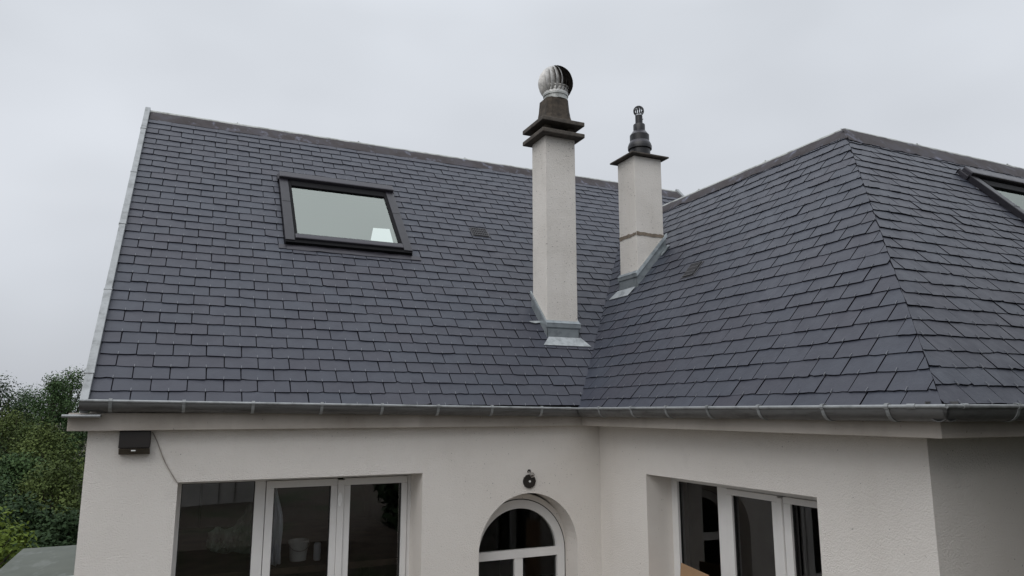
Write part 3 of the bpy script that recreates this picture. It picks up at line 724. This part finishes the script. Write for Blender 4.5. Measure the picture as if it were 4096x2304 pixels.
# zinc flashing round the tall chimney
mb = MB(); zb = (Y0-YO)*T1
mb.box((X0-.010, Y0-.012, zb-.02), (X1+.010, Y0-.0005, .727)); 
mb.hexa([(X0-.012, Y0-.013, .727), (X1+.018, Y0-.013, .727), (X1+.018, Y0-.0005, .727), (X0-.012, Y0-.0005, .727), (X0-.014, Y0-.024, .738), (X1+.022, Y0-.024, .738), (X1+.022, Y0-.0005, .738), (X0-.014, Y0-.0005, .738)])
mb.box((X0-.014, Y0-.022, .738), (X1+.022, Y0-.0008, .776)); mb.hexa([(X0-.014, Y0-.026, .776), (X1+.022, Y0-.026, .776), (X1+.022, Y0-.0005, .776), (X0-.014, Y0-.0005, .776), (X0-.006, Y0-.006, .803), (X1+.008, Y0-.006, .803), (X1+.008, Y0-.0005, .803), (X0-.006, Y0-.0005, .803)])
fo = mb.build('chimney_flashing', 'zinc', ch1, bevel=.002)
o, U, S, N = FM; sF = (Y0-.012-YO)/math.cos(P1)
mb = MB(); mb.raw([o+U*a+S*b+N*c for a, b, c in ((-.085+.09, sF-.108, .022), (.498, sF-.108, .022), (X1+.012, sF-.0, .030), (X0-.0, sF+.0, .030), (-.080+.09, sF-.108, .016), (.493, sF-.108, .016))], [(0, 1, 2, 3), (0, 4, 5, 1)])
mb.build('front_apron', 'zinc_apron', ch1)
mb = MB()                                                   # stepped side upstand, left face
for off, top, th in ((.0, .17, .006), (.0, .175, .014)):
    pass
def side_strip(mb, x, dirx, ya, yb, lo, hi, t0, t1):
    p = []
    for y in (ya, yb):
        zr = (y-YO)*T1
        p += [(x, y, zr+lo), (x, y, zr+hi)]
    q = [(x+dirx*t0, p[0][1], p[0][2]), (x+dirx*t0, p[2][1], p[2][2]), (x+dirx*t1, p[3][1], p[3][2]), (x+dirx*t1, p[1][1], p[1][2])]
    mb.hexa([p[0], p[2], q[1], q[0], p[1], p[3], q[2], q[3]])
for x, d in ((X0, -1), (X1, 1)):
    mb = MB(); side_strip(mb, x, d, Y0-.012, Y1+.02, -.02, .135, .008, .008); mb.build('side_flashing', 'zinc', ch1, bevel=.001)
    mb = MB(); side_strip(mb, x, d, Y0-.02, Y1+.03, .137, .162, .02, .016); mb.build('flashing_cap', 'zinc', ch1, bevel=.001)
mb = MB(); sL = (.86-YO)/math.cos(P1)
pts = [(X0-.005, 1.09), (X0-.06, 1.075), (X0-.105, 1.085), (X0-.12, 1.10), (X0-.09, 1.105), (X0-.005, 1.115)]
mb.face([o+U*a+S*b+N*.025 for a, b in pts]); mb.face([o+U*a+S*b+N*.019 for a, b in pts][::-1]); mb.build('soaker_tab', 'zinc_apron', ch1)
# short chimney on the wing roof
c2 = (1.079, 1.408, .655, .956, 2.524); X0, X1, Y0, Y1, ZT = c2
ch2 = rough_shaft('chimney', X0, X1, Y0, Y1, .8, ZT, 2); ch2['label'] = 'shorter white chimney with brown mortar band and thin slab'
rnd = random.Random(3); mb = MB()
for (xa, ya), (xb, yb), nn in (((X0, Y0), (X1, Y0), (0, -1)), ((X0, Y1), (X0, Y0), (-1, 0)), ((X1, Y0), (X1, Y1), (1, 0))):
    n = 14; vs = []
    for i in range(n+1):
        f = i/n; x, y = xa+(xb-xa)*f, ya+(yb-ya)*f
        for zc in (1.697+rnd.gauss(0, .0025), 1.732+rnd.gauss(0, .004)): vs.append((x+nn[0]*.0045, y+nn[1]*.0045, zc))
    mb.raw(vs, [(2*i, 2*i+2, 2*i+3, 2*i+1) for i in range(n)])
mb.build('mortar_band', 'mortar_brown', ch2)
mb = MB(); mb.box((X0-.058, Y0-.058, ZT+.006), (X1+.062, Y1+.06, ZT+.022)); mb.box((X0+.01, Y0+.01, ZT-.01), (X1-.01, Y1-.01, ZT+.006)); mb.build('cap_slab', 'slab_dark', ch2, bevel=.004)
mb = MB(); zb2 = (X0-YO2)*T2
mb.box((X0-.012, Y0-.010, zb2-.03), (X0-.0005, Y1+.01, 1.275)); mb.box((X0-.022, Y0-.014, 1.275), (X0-.0008, Y1+.02, 1.312))
mb.hexa([(X0-.026, Y0-.014, 1.312), (X0-.0005, Y0-.014, 1.312), (X0-.0005, Y1+.02, 1.312), (X0-.026, Y1+.02, 1.312), (X0-.006, Y0-.006, 1.342), (X0-.0005, Y0-.006, 1.342), (X0-.0005, Y1+.008, 1.342), (X0-.006, Y1+.008, 1.342)])
mb.build('chimney_flashing', 'zinc', ch2, bevel=.002)
o, U, S, N = FWg; sF = (X0-.012-YO2)/math.cos(P2)
mb = MB(); mb.raw([o+U*a+S*b+N*c for a, b, c in ((-1.036, sF-.105, .022), (-.688, sF-.105, .022), (-Y0+.008, sF, .03), (-Y1-.01, sF, .03), (-1.036, sF-.105, .015), (-.688, sF-.105, .015))], [(0, 1, 2, 3), (0, 4, 5, 1)]); mb.build('front_apron', 'zinc_apron', ch2)
mb = MB()
def side_strip_y(mb, y, diry, xa, xb, lo, hi, t0, t1):
    p = []
    for x in (xa, xb):
        zr = (x-YO2)*T2; p += [(x, y, zr+lo), (x, y, zr+hi)]
    q = [(p[0][0], y+diry*t0, p[0][2]), (p[2][0], y+diry*t0, p[2][2]), (p[3][0], y+diry*t1, p[3][2]), (p[1][0], y+diry*t1, p[1][2])]
    mb.hexa([p[0], p[2], q[1], q[0], p[1], p[3], q[2], q[3]])
side_strip_y(mb, Y0, -1, X0-.012, X1+.02, -.02, .125, .008, .008); mb.build('side_flashing', 'zinc', ch2, bevel=.001); mb = MB(); side_strip_y(mb, Y0, -1, X0-.02, X1+.03, .127, .168, .021, .015)
mb.build('flashing_cap', 'zinc', ch2, bevel=.001)
mb = MB(); pts = [(-Y0+.02, 2.00), (-Y0+.055, 1.97), (-Y0+.07, 2.02), (-Y0+.06, 2.12), (-Y0+.01, 2.14)]
mb.face([o+U*a+S*b+N*.027 for a, b in pts]); mb.face([o+U*a+S*b+N*.021 for a, b in pts][::-1]); mb.build('soaker_tab', 'zinc', ch2)

# ------------------------------------------------------------------ rotating cowl on the tall chimney
ax, ay = .288, .832
cowl = thing('turbine_cowl', 'round finned metal chimney cowl, half shiny and half dark, on the tall chimney', 'chimney cowl', loc=(ax, ay, 3.016))
def loc_b(mb, name, mats, parent, **k):
    mb.v = [(x-ax, y-ay, z-3.016) for x, y, z in mb.v]; return mb.build(name, mats, parent, **k)
mb = MB(); mb.lathe((ax, ay, 0), [(0.1152, 3.016), (0.1224, 3.018), (0.1224, 3.028), (0.1170, 3.032), (0.1170, 3.062), (0.1251, 3.066), (0.1251, 3.082), (0.1188, 3.085)], 36); loc_b(mb, 'base_ring', 'zinc_ridge', cowl, smooth=True)
mb = MB(); mb.lathe((ax, ay, 0), [(0.1170, 3.083), (0.1242, 3.084), (0.1242, 3.108), (0.1197, 3.112), (0.1251, 3.116), (0.1251, 3.142), (0.1350, 3.150), (0.1350, 3.156), (0.0450, 3.157)], 36); loc_b(mb, 'collar', 'white_metal', cowl, smooth=True)
BC, BR, NB = 3.213, .176, 20
for i in range(NB):
    a0 = 2*math.pi*i/NB; b = MB(); nr = 13; vs = []; nc = 4
    for r_ in range(nr):
        th = math.radians(9)+(math.radians(130)-math.radians(9))*r_/(nr-1); tw = 0.50*math.sin((th-.2)*1.0)
        for k in range(nc):
            f = k/(nc-1); ph = a0+tw+f*(2*math.pi/NB)*.90
            rad = BR*(1.0-.24*f-.04*f*f)
            vs.append((ax+rad*math.sin(th)*math.cos(ph), ay+rad*math.sin(th)*math.sin(ph), BC+BR*1.03*math.cos(th)*(1-.03*f)))
    b.raw(vs, [(r_*nc+k, r_*nc+k+1, (r_+1)*nc+k+1, (r_+1)*nc+k) for r_ in range(nr-1) for k in range(nc-1)])
    mid = a0+.35; facing = math.cos(mid-math.radians(-18))
    ob = loc_b(b, 'fin', 'dark_metal' if facing > .05 else 'aluminium', cowl, smooth=True)  # fins turned to one side get the dark metal, the rest aluminium
mb = MB(); mb.lathe((ax, ay, 0), [(0.0900, 3.100), (0.1215, 3.150), (0.1305, 3.220), (0.1080, 3.310), (0.0540, 3.370)], 24); loc_b(mb, 'core', 'dark_metal', cowl, smooth=True)
mb = MB(); mb.lathe((ax, ay, 0), [(.038, BC+BR*1.0), (.036, BC+BR*1.03), (.012, BC+BR*1.05), (.008, BC+BR*1.09)], 20); loc_b(mb, 'top_plate', 'dark_metal', cowl, smooth=True)

# flue terminal on the short chimney
fx, fy = 1.26, .805
flue = thing('flue_terminal', 'stepped black plastic flue pipe with wire ball guard on the short chimney', 'flue pipe', loc=(fx, fy, 2.548))
def loc_f(mb, name, mats, parent, **k):
    mb.v = [(x-fx, y-fy, z-2.548) for x, y, z in mb.v]; return mb.build(name, mats, parent, **k)
mb = MB(); mb.lathe((fx, fy, 0), [(0.1062, 2.549), (0.1062, 2.655), (0.1228, 2.66), (0.1245, 2.69), (0.1212, 2.70), (0.1162, 2.715)], 40); loc_f(mb, 'base_collar', 'plastic_black', flue, smooth=True)
mb = MB(); mb.lathe((fx, fy, 0), [(0.1170, 2.714), (0.1021, 2.746), (0.1004, 2.748)], 40); loc_f(mb, 'reducer_cone', 'frame_grey', flue, smooth=True)
mb = MB(); mb.lathe((fx, fy, 0), [(0.1000, 2.747), (0.1000, 2.815), (0.0963, 2.819)], 40); loc_f(mb, 'lower_pipe', 'plastic_black', flue, smooth=True)
mb = MB(); mb.lathe((fx, fy, 0), [(0.0967, 2.818), (0.0664, 2.861), (0.0614, 2.863)], 40); loc_f(mb, 'reducer_cone', 'frame_grey', flue, smooth=True)
mb = MB(); mb.lathe((fx, fy, 0), [(0.0610, 2.862), (0.0610, 2.930), (0.0581, 2.936), (0.0373, 2.939)], 32); loc_f(mb, 'middle_pipe', 'plastic_black', flue, smooth=True)
mb = MB(); mb.lathe((fx, fy, 0), [(0.0378, 2.938), (0.0378, 3.034), (0.0332, 3.038), (0.0249, 3.038)], 28); mb.box((fx+.036, fy-.006, 3.002), (fx+.051, fy+.006, 3.010)); loc_f(mb, 'upper_pipe', 'plastic_black', flue, smooth=True)
mb = MB(); gc, gr = 3.088, .053
for i in range(7):
    a = math.pi*i/7
    mb.tube([(fx+gr*math.cos(t_)*math.cos(a), fy+gr*math.cos(t_)*math.sin(a), gc+gr*math.sin(t_)) for t_ in [math.radians(-52+q*(284/24)) for q in range(25)]], .0042, 6)
mb.tube([(fx+gr*math.cos(q*math.pi/12), fy+gr*math.sin(q*math.pi/12), gc) for q in range(25)], .0038, 6)
loc_f(mb, 'ball_guard', 'plastic_black', flue, smooth=True)

# ------------------------------------------------------------------ small things on the walls
sp_ = thing('wall_light', 'black box wall light with a grey lower strip, fixed under the cornice', 'wall light', loc=(-3.156, YW, -.215))
def loc_w(mb, name, mats, parent, b, **k):
    mb.v = [(x-b[0], y-b[1], z-b[2]) for x, y, z in mb.v]; return mb.build(name, mats, parent, **k)
B = (-3.156, YW, -.215)
mb = MB(); mb.box((-3.246, .150, -.250), (-3.066, .198, -.142)); loc_w(mb, 'housing', 'lamp_housing', sp_, B, bevel=.005)
mb = MB(); mb.hexa([(-3.242, .150, -.289), (-3.064, .150, -.289), (-3.064, .198, -.289), (-3.242, .198, -.289), (-3.243, .130, -.2515), (-3.066, .130, -.2515), (-3.066, .198, -.2515), (-3.243, .198, -.2515)]); loc_w(mb, 'lower_strip', 'lamp_strip', sp_, B, bevel=.004)
mb = MB(); mb.box((-3.172, .1335, -.268), (-3.146, .1415, -.2605)); loc_w(mb, 'white_block', 'filler_white', sp_, B, bevel=.002)  # small white block set on the lower strip
cb = MB(); cb.tube([(-3.061, .193, -.150), (-3.044, .193, -.180), (-3.026, .193, -.217), (-3.008, .193, -.262), (-2.986, .193, -.316), (-2.964, .193, -.360), (-2.939, .193, -.402), (-2.910, .193, -.448), (-2.889, .195, -.479)], .0035, 6)
tag(cb.build('cable', 'cable_grey', smooth=True), 'thin grey cable sagging from the black wall light to the window corner', 'cable')
B = (-.336, YW, -.571)
lb = thing('lamp_mount', 'bare round black lamp base with a wire loop, above the arched door', 'lamp base', loc=B)
mb = MB(); rnd = random.Random(2)
prof = [(.054+rnd.gauss(0, .0012))for _ in range(40)]
vs = [(B[0]+r*math.cos(2*math.pi*i/40), .186, B[2]+r*1.0*math.sin(2*math.pi*i/40)) for i, r in enumerate(prof)]
mb.face(vs); n = len(vs); mb.raw(vs+[(x, .1995, z) for x, y, z in vs], [(i, (i+1) % n, n+(i+1) % n, n+i) for i in range(n)]); loc_w(mb, 'back_plate', 'lamp_housing', lb, B)
mb = MB(); mb.tube([(B[0], .186, B[2]), (B[0], .180, B[2])], .0085, 10); loc_w(mb, 'screw', 'white_metal', lb, B)
mb = MB(); mb.tube([(B[0]-.012, .19, B[2]+.075), (B[0]-.004, .182, B[2]+.082), (B[0]+.004, .176, B[2]+.066), (B[0]+.022, .172, B[2]+.066), (B[0]+.036, .176, B[2]+.052), (B[0]+.03, .174, B[2]+.036), (B[0]+.008, .172, B[2]+.032), (B[0]+.0, .174, B[2]+.045), (B[0]+.016, .170, B[2]+.052), (B[0]+.03, .176, B[2]+.046)], .0042, 6); loc_w(mb, 'wire_loop', 'cable_grey', lb, B, smooth=True)
mb = MB(); mb.tube([(B[0]-.010, .199, B[2]+.072), (B[0]-.008, .188, B[2]+.088), (B[0]-.002, .180, B[2]+.088), (B[0]+.002, .177, B[2]+.074)], .007, 6); loc_w(mb, 'cable_end', 'rubber_black', lb, B, smooth=True)
# cardboard sheet standing in the wing window recess
cd = MB(); pa = [(.455, -.575, -1.748), (.430, -1.01, -1.748), (.430, -1.00, -1.118), (.495, -.620, -1.112)]
cd.hexa([pa[0], pa[1], (pa[1][0]+.008, pa[1][1], pa[1][2]), (pa[0][0]+.008, pa[0][1], pa[0][2]), pa[3], pa[2], (pa[2][0]+.008, pa[2][1], pa[2][2]), (pa[3][0]+.008, pa[3][1], pa[3][2])])
tag(cd.build('cardboard_sheet', 'cardboard', bevel=.002), 'brown cardboard sheet leaning against the left pane of the wing window', 'cardboard')

# ------------------------------------------------------------------ things seen through the wide left window
tb = thing('work_table', 'rough brown work table behind the wide left window', 'table', loc=(-2.0, 1.6, GZ+.06))
def loc_t(mb, name, mats, parent, b, **k):
    mb.v = [(x-b[0], y-b[1], z-b[2]) for x, y, z in mb.v]; return mb.build(name, mats, parent, **k)
B = (-2.0, 1.6, GZ+.06); TZ = -1.15
mb = MB(); mb.box((-3.2, .62, TZ-.05), (-.95, 2.9, TZ)); loc_t(mb, 'table_top', 'bench_wood', tb, B, bevel=.006)
for x in (-3.15, -1.05):
    for y in (.7, 2.75):
        mb = MB(); mb.box((x, y, GZ+.06), (x+.07, y+.07, TZ-.05)); loc_t(mb, 'leg', 'bench_wood', tb, B)
B = (-2.000, .86, TZ)
bk = thing('bucket', 'dirty white plastic bucket behind the middle pane of the left window', 'bucket', loc=B)
mb = MB(); mb.lathe(B, [(.062, 0), (.072, .125), (.078, .127), (.078, .146), (.073, .149), (.069, .142), (.058, .01)], 28, cap=True); loc_t(mb, 'body', 'bucket_plastic', bk, B, smooth=True)
mb = MB(); mb.tube([(B[0]-.077*math.cos(a), B[1]-.01-.078*math.sin(a), B[2]+.128-.05*math.sin(a)) for a in [math.pi*i/10 for i in range(11)]], .003, 5); loc_t(mb, 'handle', 'cable_grey', bk, B)
rl = MB(); rl.lathe((-1.868, .79, TZ), [(.022, 0), (.028, .01), (.028, .12), (.02, .13)], 18); tag(rl.build('paint_roller_sleeve', 'sheet_white', smooth=True), 'small white roller sleeve standing right of the dirty bucket', 'paint roller')
def drape(name, x0, x1, y, zt, zb, mat, seed, label, cat, taper=.3):
    rnd = random.Random(seed); b = MB(); nu, nv = 16, 22; vs = []
    for j in range(nv+1):
        f = j/nv; wf = taper+(1-taper)*math.sin(f*math.pi*.62)
        for i in range(nu+1):
            u_ = (i/nu-.5)*wf+.5
            vs.append((x0+(x1-x0)*u_+.008*math.sin(f*9+seed), y+.025*math.sin(i*1.9+f*3+seed)*(.4+f)+rnd.gauss(0, .003), zt+(zb-zt)*f+.012*math.sin(i*.9)))
    b.raw(vs, [(j*(nu+1)+i, j*(nu+1)+i+1, (j+1)*(nu+1)+i+1, (j+1)*(nu+1)+i) for j in range(nv) for i in range(nu)])
    o = b.build(name, mat, smooth=True); md = o.modifiers.new('thick', 'SOLIDIFY'); md.thickness = .003
    return tag(o, label, cat)
drape('dust_sheet', -2.31, -2.145, .72, -.56, -1.148, 'sheet_white', 4, 'white crumpled dust sheet hanging at the left of the middle pane', 'dust sheet')
# slumped clear plastic sheet
up_ = [(-2.647, -1.036), (-2.63, -0.968), (-2.569, -0.924), (-2.515, -0.952), (-2.447, -0.933), (-2.381, -0.839), (-2.326, -0.727)]
lo_ = [(-2.646, -1.041), (-2.61, -1.089), (-2.552, -1.107), (-2.493, -1.121), (-2.436, -1.107), (-2.364, -1.13), (-2.294, -1.16)]
def along(l, t):
    q = t*(len(l)-1); i = min(int(q), len(l)-2); g_ = q-i; return l[i][0]*(1-g_)+l[i+1][0]*g_, l[i][1]*(1-g_)+l[i+1][1]*g_
b = MB(); rnd = random.Random(8); nu, nv = 30, 14; vs = []
for j in range(nv+1):
    g_ = j/nv
    for i in range(nu+1):
        a, c = along(up_, i/nu), along(lo_, i/nu); m = math.sin(math.pi*g_)
        vs.append((a[0]*(1-g_)+c[0]*g_+rnd.gauss(0, .004), 1.30-.13*m*(.5+.5*math.sin(i*.5))-.05*math.sin(i*1.4+g_*5)*m+rnd.gauss(0, .006), a[1]*(1-g_)+c[1]*g_-.02*g_))
b.raw(vs, [(j*(nu+1)+i, j*(nu+1)+i+1, (j+1)*(nu+1)+i+1, (j+1)*(nu+1)+i) for j in range(nv) for i in range(nu)])
tag(b.build('plastic_sheet', 'sheet_clear', smooth=True), 'crumpled greenish translucent plastic sheet behind the left fixed pane', 'plastic sheet')

# ------------------------------------------------------------------ low shed behind the gable
sh = thing('flat_roof_shed', 'low shed with a wet grey green flat roof, behind the gable end', 'shed', loc=(-4.0, 5.5, GZ))
B = (-4.0, 5.5, GZ)
t = MT('shed_felt'); n = t.noise(2.2, 5, 0.6); n2 = t.noise(1.6, 4, 0.6, sc3=(2, .8, 1))
c = t.ramp(n, [(0.3, (0.070, 0.082, 0.066)), (0.7, (0.095, 0.107, 0.088))]); c = t.mix(t.rng(n2, 0.62, 0.66, 0, .55), c, (0.07, 0.07, 0.06)); t.col(c); t.rough(t.rng(n2, 0.5, 0.6, 0.7, 0.5)); M['shed_felt'] = t.m
mb = MB(); mb.box((-4.66, 4.40, -1.92), (-3.44, 6.56, -1.80)); loc_t(mb, 'roof', 'shed_felt', sh, B, bevel=.01)
mb = MB(); mb.box((-4.665, 4.37, -1.93), (-3.44, 4.398, -1.79)); loc_t(mb, 'edge_trim', 'upvc_white', sh, B, bevel=.004)
mb = MB(); mb.box((-4.58, 4.48, -9.0), (-3.44, 6.5, -1.92)); loc_t(mb, 'wall', 'pale_wall', sh, B)

# ------------------------------------------------------------------ trees
def leaf_mat(name, dark, mid, light):
    t = MT(name); a = t.attr('tone'); t.col(t.ramp(a, [(0, dark), (.5, mid), (1, light)])); t.rough(.75); t.b.inputs['Specular IOR Level'].default_value = .2
    M[name] = t.m
leaf_mat('leaf_deep', (.015, .030, .012), (.026, .050, .019), (.045, .078, .028))
leaf_mat('leaf_mid', (.027, .055, .020), (.048, .086, .031), (.078, .128, .046))
leaf_mat('leaf_olive', (.036, .055, .014), (.064, .090, .024), (.100, .132, .036))
leaf_mat('leaf_yellow', (.055, .085, .012), (.105, .150, .022), (.165, .215, .036))
def tree(name, label, x, y, top, height, width, mat, seed, group, leaf=.16, n_cl=60, per=75, lean=0, crown_from=.22, spire=1.0):
    rnd = random.Random(seed); base = top-height
    o = thing(name, label, 'tree', group, (x, y, base))
    tr = MB(); pts = [Vector((lean*f*f+rnd.gauss(0, .05)*f, rnd.gauss(0, .05)*f, height*f)) for f in (0, .15, .3, .5, .7, .9)]
    tr.tube(pts, [height*.022*(1-.85*f) for f in (0, .15, .3, .5, .7, .9)], 8)
    cl = []
    for i in range(n_cl):
        f = crown_from+(1-crown_from)*(i+rnd.random())/n_cl
        g_ = (f-crown_from)/(1-crown_from)
        rad = width/2*(max(0.0, math.sin(math.pi*min(1, .12+.86*g_**spire)))**.75)*(0.4+.6*rnd.random())
        a = rnd.uniform(0, 2*math.pi); cz = height*f
        cl.append((Vector((lean*f*f+rad*math.cos(a), rad*math.sin(a), cz)), width*rnd.uniform(.09, .19)))
        if i % 3 == 0:
            st_ = Vector((lean*(f*.8)**2, 0, height*max(.1, f-.16))); e_ = cl[-1][0]
            tr.tube([st_, (st_+e_)/2+Vector((0, 0, -.05*height*.3)), e_], [height*.007, height*.005, height*.002], 5)
    tr.build('trunk', 'bark', o, smooth=True)
    cr_ = MB()
    for c, r in cl:
        ct = rnd.gauss(.5, .2)
        for _ in range(per):
            d = Vector((rnd.gauss(0, 1), rnd.gauss(0, 1), rnd.gauss(0, .75))).normalized()*r*(rnd.random()**.4)*1.25
            p = c+d; nrm = (d.normalized()*.6+Vector((rnd.gauss(0, .6), rnd.gauss(0, .6), rnd.gauss(.5, .6)))).normalized()
            a = nrm.orthogonal().normalized(); a.rotate(Matrix.Rotation(rnd.uniform(0, 6.28), 3, nrm)); b = nrm.cross(a)
            s_ = leaf*rnd.uniform(.6, 1.25)
            cr_.face([p-a*s_*.5, p+b*s_*.28, p+a*s_*.5, p-b*s_*.28], 0, min(1, max(0, ct+rnd.gauss(0, .09))))
    cr_.build('crown', mat, o, fix=False)
    return o
def at(px, dist):           # display column 0..2576 at the horizon to a ground position (used only to lay the wood out)
    d = rr*((px*4096/2576-2048)/2860.5)+fwd; d.z = 0; d.normalize(); return CAMP.x+d.x*dist, CAMP.y+d.y*dist
WOOD = 'trees of the wood beyond the house'
def topz(py, dist): return CAMP.z+dist*((1048-py)/1800.0)-.022*dist
for (px, dist, py, hh, ww, mat, sd_, label, kw) in [
    (20, 62, 958, 11, 6.5, 'leaf_deep', 1, 'broad dark tree with a rounded top at the far left of the wood', {}),
    (105, 74, 972, 10, 5.5, 'leaf_mid', 2, 'low bushy tree in the dip of the wood skyline', {}),
    (163, 58, 944, 11, 3.6, 'leaf_mid', 3, 'pale feathery tree rising above the skyline left of the roof edge', dict(spire=.8)),
    (205, 60, 930, 12, 4.2, 'leaf_mid', 4, 'tallest feathery tree just behind the zinc roof edge', dict(spire=.8)),
    (262, 66, 985, 12, 6, 'leaf_deep', 5, 'dark tree mostly hidden behind the gable wall', {}),
    (70, 50, 1020, 9, 5.0, 'leaf_olive', 6, 'olive green tree in the middle of the wood', {}),
    (-25, 48, 1050, 9, 4.5, 'leaf_deep', 7, 'dark tree cut by the left edge in mid height', {}),
    (160, 44, 1050, 9, 5.0, 'leaf_olive', 8, 'olive tree beside the end of the cornice', {}),
    (95, 38, 1105, 8, 3.8, 'leaf_mid', 9, 'green rounded tree below the olive trees', {}),
    (185, 36, 1130, 8, 4.0, 'leaf_olive', 10, 'light green tree touching the white gable corner', {}),
    (20, 34, 1170, 8, 4.4, 'leaf_deep', 11, 'very dark tree at the left edge above the yellow green bush', {}),
    (130, 31, 1200, 7, 3.6, 'leaf_deep', 12, 'dark shaded tree behind the shed roof', {}),
    (215, 30, 1230, 7, 3.6, 'leaf_deep', 13, 'dark low tree against the foot of the gable wall', {}),
    (60, 27, 1275, 6, 3.4, 'leaf_deep', 14, 'dark tree directly behind the yellow green bush', {}),
]:
    x, y = at(px, dist)
    tree('tree', label, x, y, topz(py, dist), hh, ww, mat, sd_, WOOD, **{**dict(leaf=.155, n_cl=84, per=170), **kw})
x, y = at(25, 15.5)
tree('bush', 'bright yellow green bush at the lower left beside the shed', x, y, topz(1225, 15.5), 3.6, 2.4, 'leaf_yellow', 30, None, leaf=.10, n_cl=60, per=110, crown_from=.1)
x, y = at(150, 16.5)
tree('bush', 'small sparse bush peeping over the far edge of the shed roof', x, y, topz(1310, 16.5), 2.8, 1.3, 'leaf_olive', 31, None, leaf=.10, n_cl=40, per=70, crown_from=.1)

# ------------------------------------------------------------------ garden wall mirrored in the panes; unseen conifers added to shade the wing front
mb = MB(); mb.box((-9, -8.2, -2.2), (-1.5, -7.95, .1)); mb.box((-9.03, -8.25, .1), (-1.47, -7.9, .16), 1)
for x in (-2.20, -1.93): mb.box((x, -7.948, -1.6), (x+.035, -7.92, .098), 1)
gwall = mb.build('garden_wall', ['pale_wall', 'slab_dark'], bevel=.01); tag(gwall, 'pale garden wall with a dark coping across the yard from the house', 'wall')
for k, (x, y, zt, wd_, lb_) in enumerate([(.75, -4.75, 2.6, 1.5, 'narrow dark evergreen nearest the viewer, added unseen to shade the wing'), (1.75, -4.65, 3.1, 1.8, 'second dense dark evergreen of the row added unseen to shade the wing'), (3.0, -4.6, 3.5, 2.1, 'third dense dark evergreen of the row added unseen to shade the wing'), (4.5, -4.8, 3.7, 2.3, 'fourth dense dark evergreen of the row added unseen to shade the wing'), (6.3, -5.0, 3.8, 2.5, 'farthest dense dark evergreen of the row added unseen to shade the wing')]):
    tree('shade_conifer', lb_, x, y, zt, zt-GZ, wd_, 'leaf_deep', 40+k, 'unseen conifers added to shade the wing front', leaf=.16, n_cl=160, per=170, crown_from=.03, spire=.75)
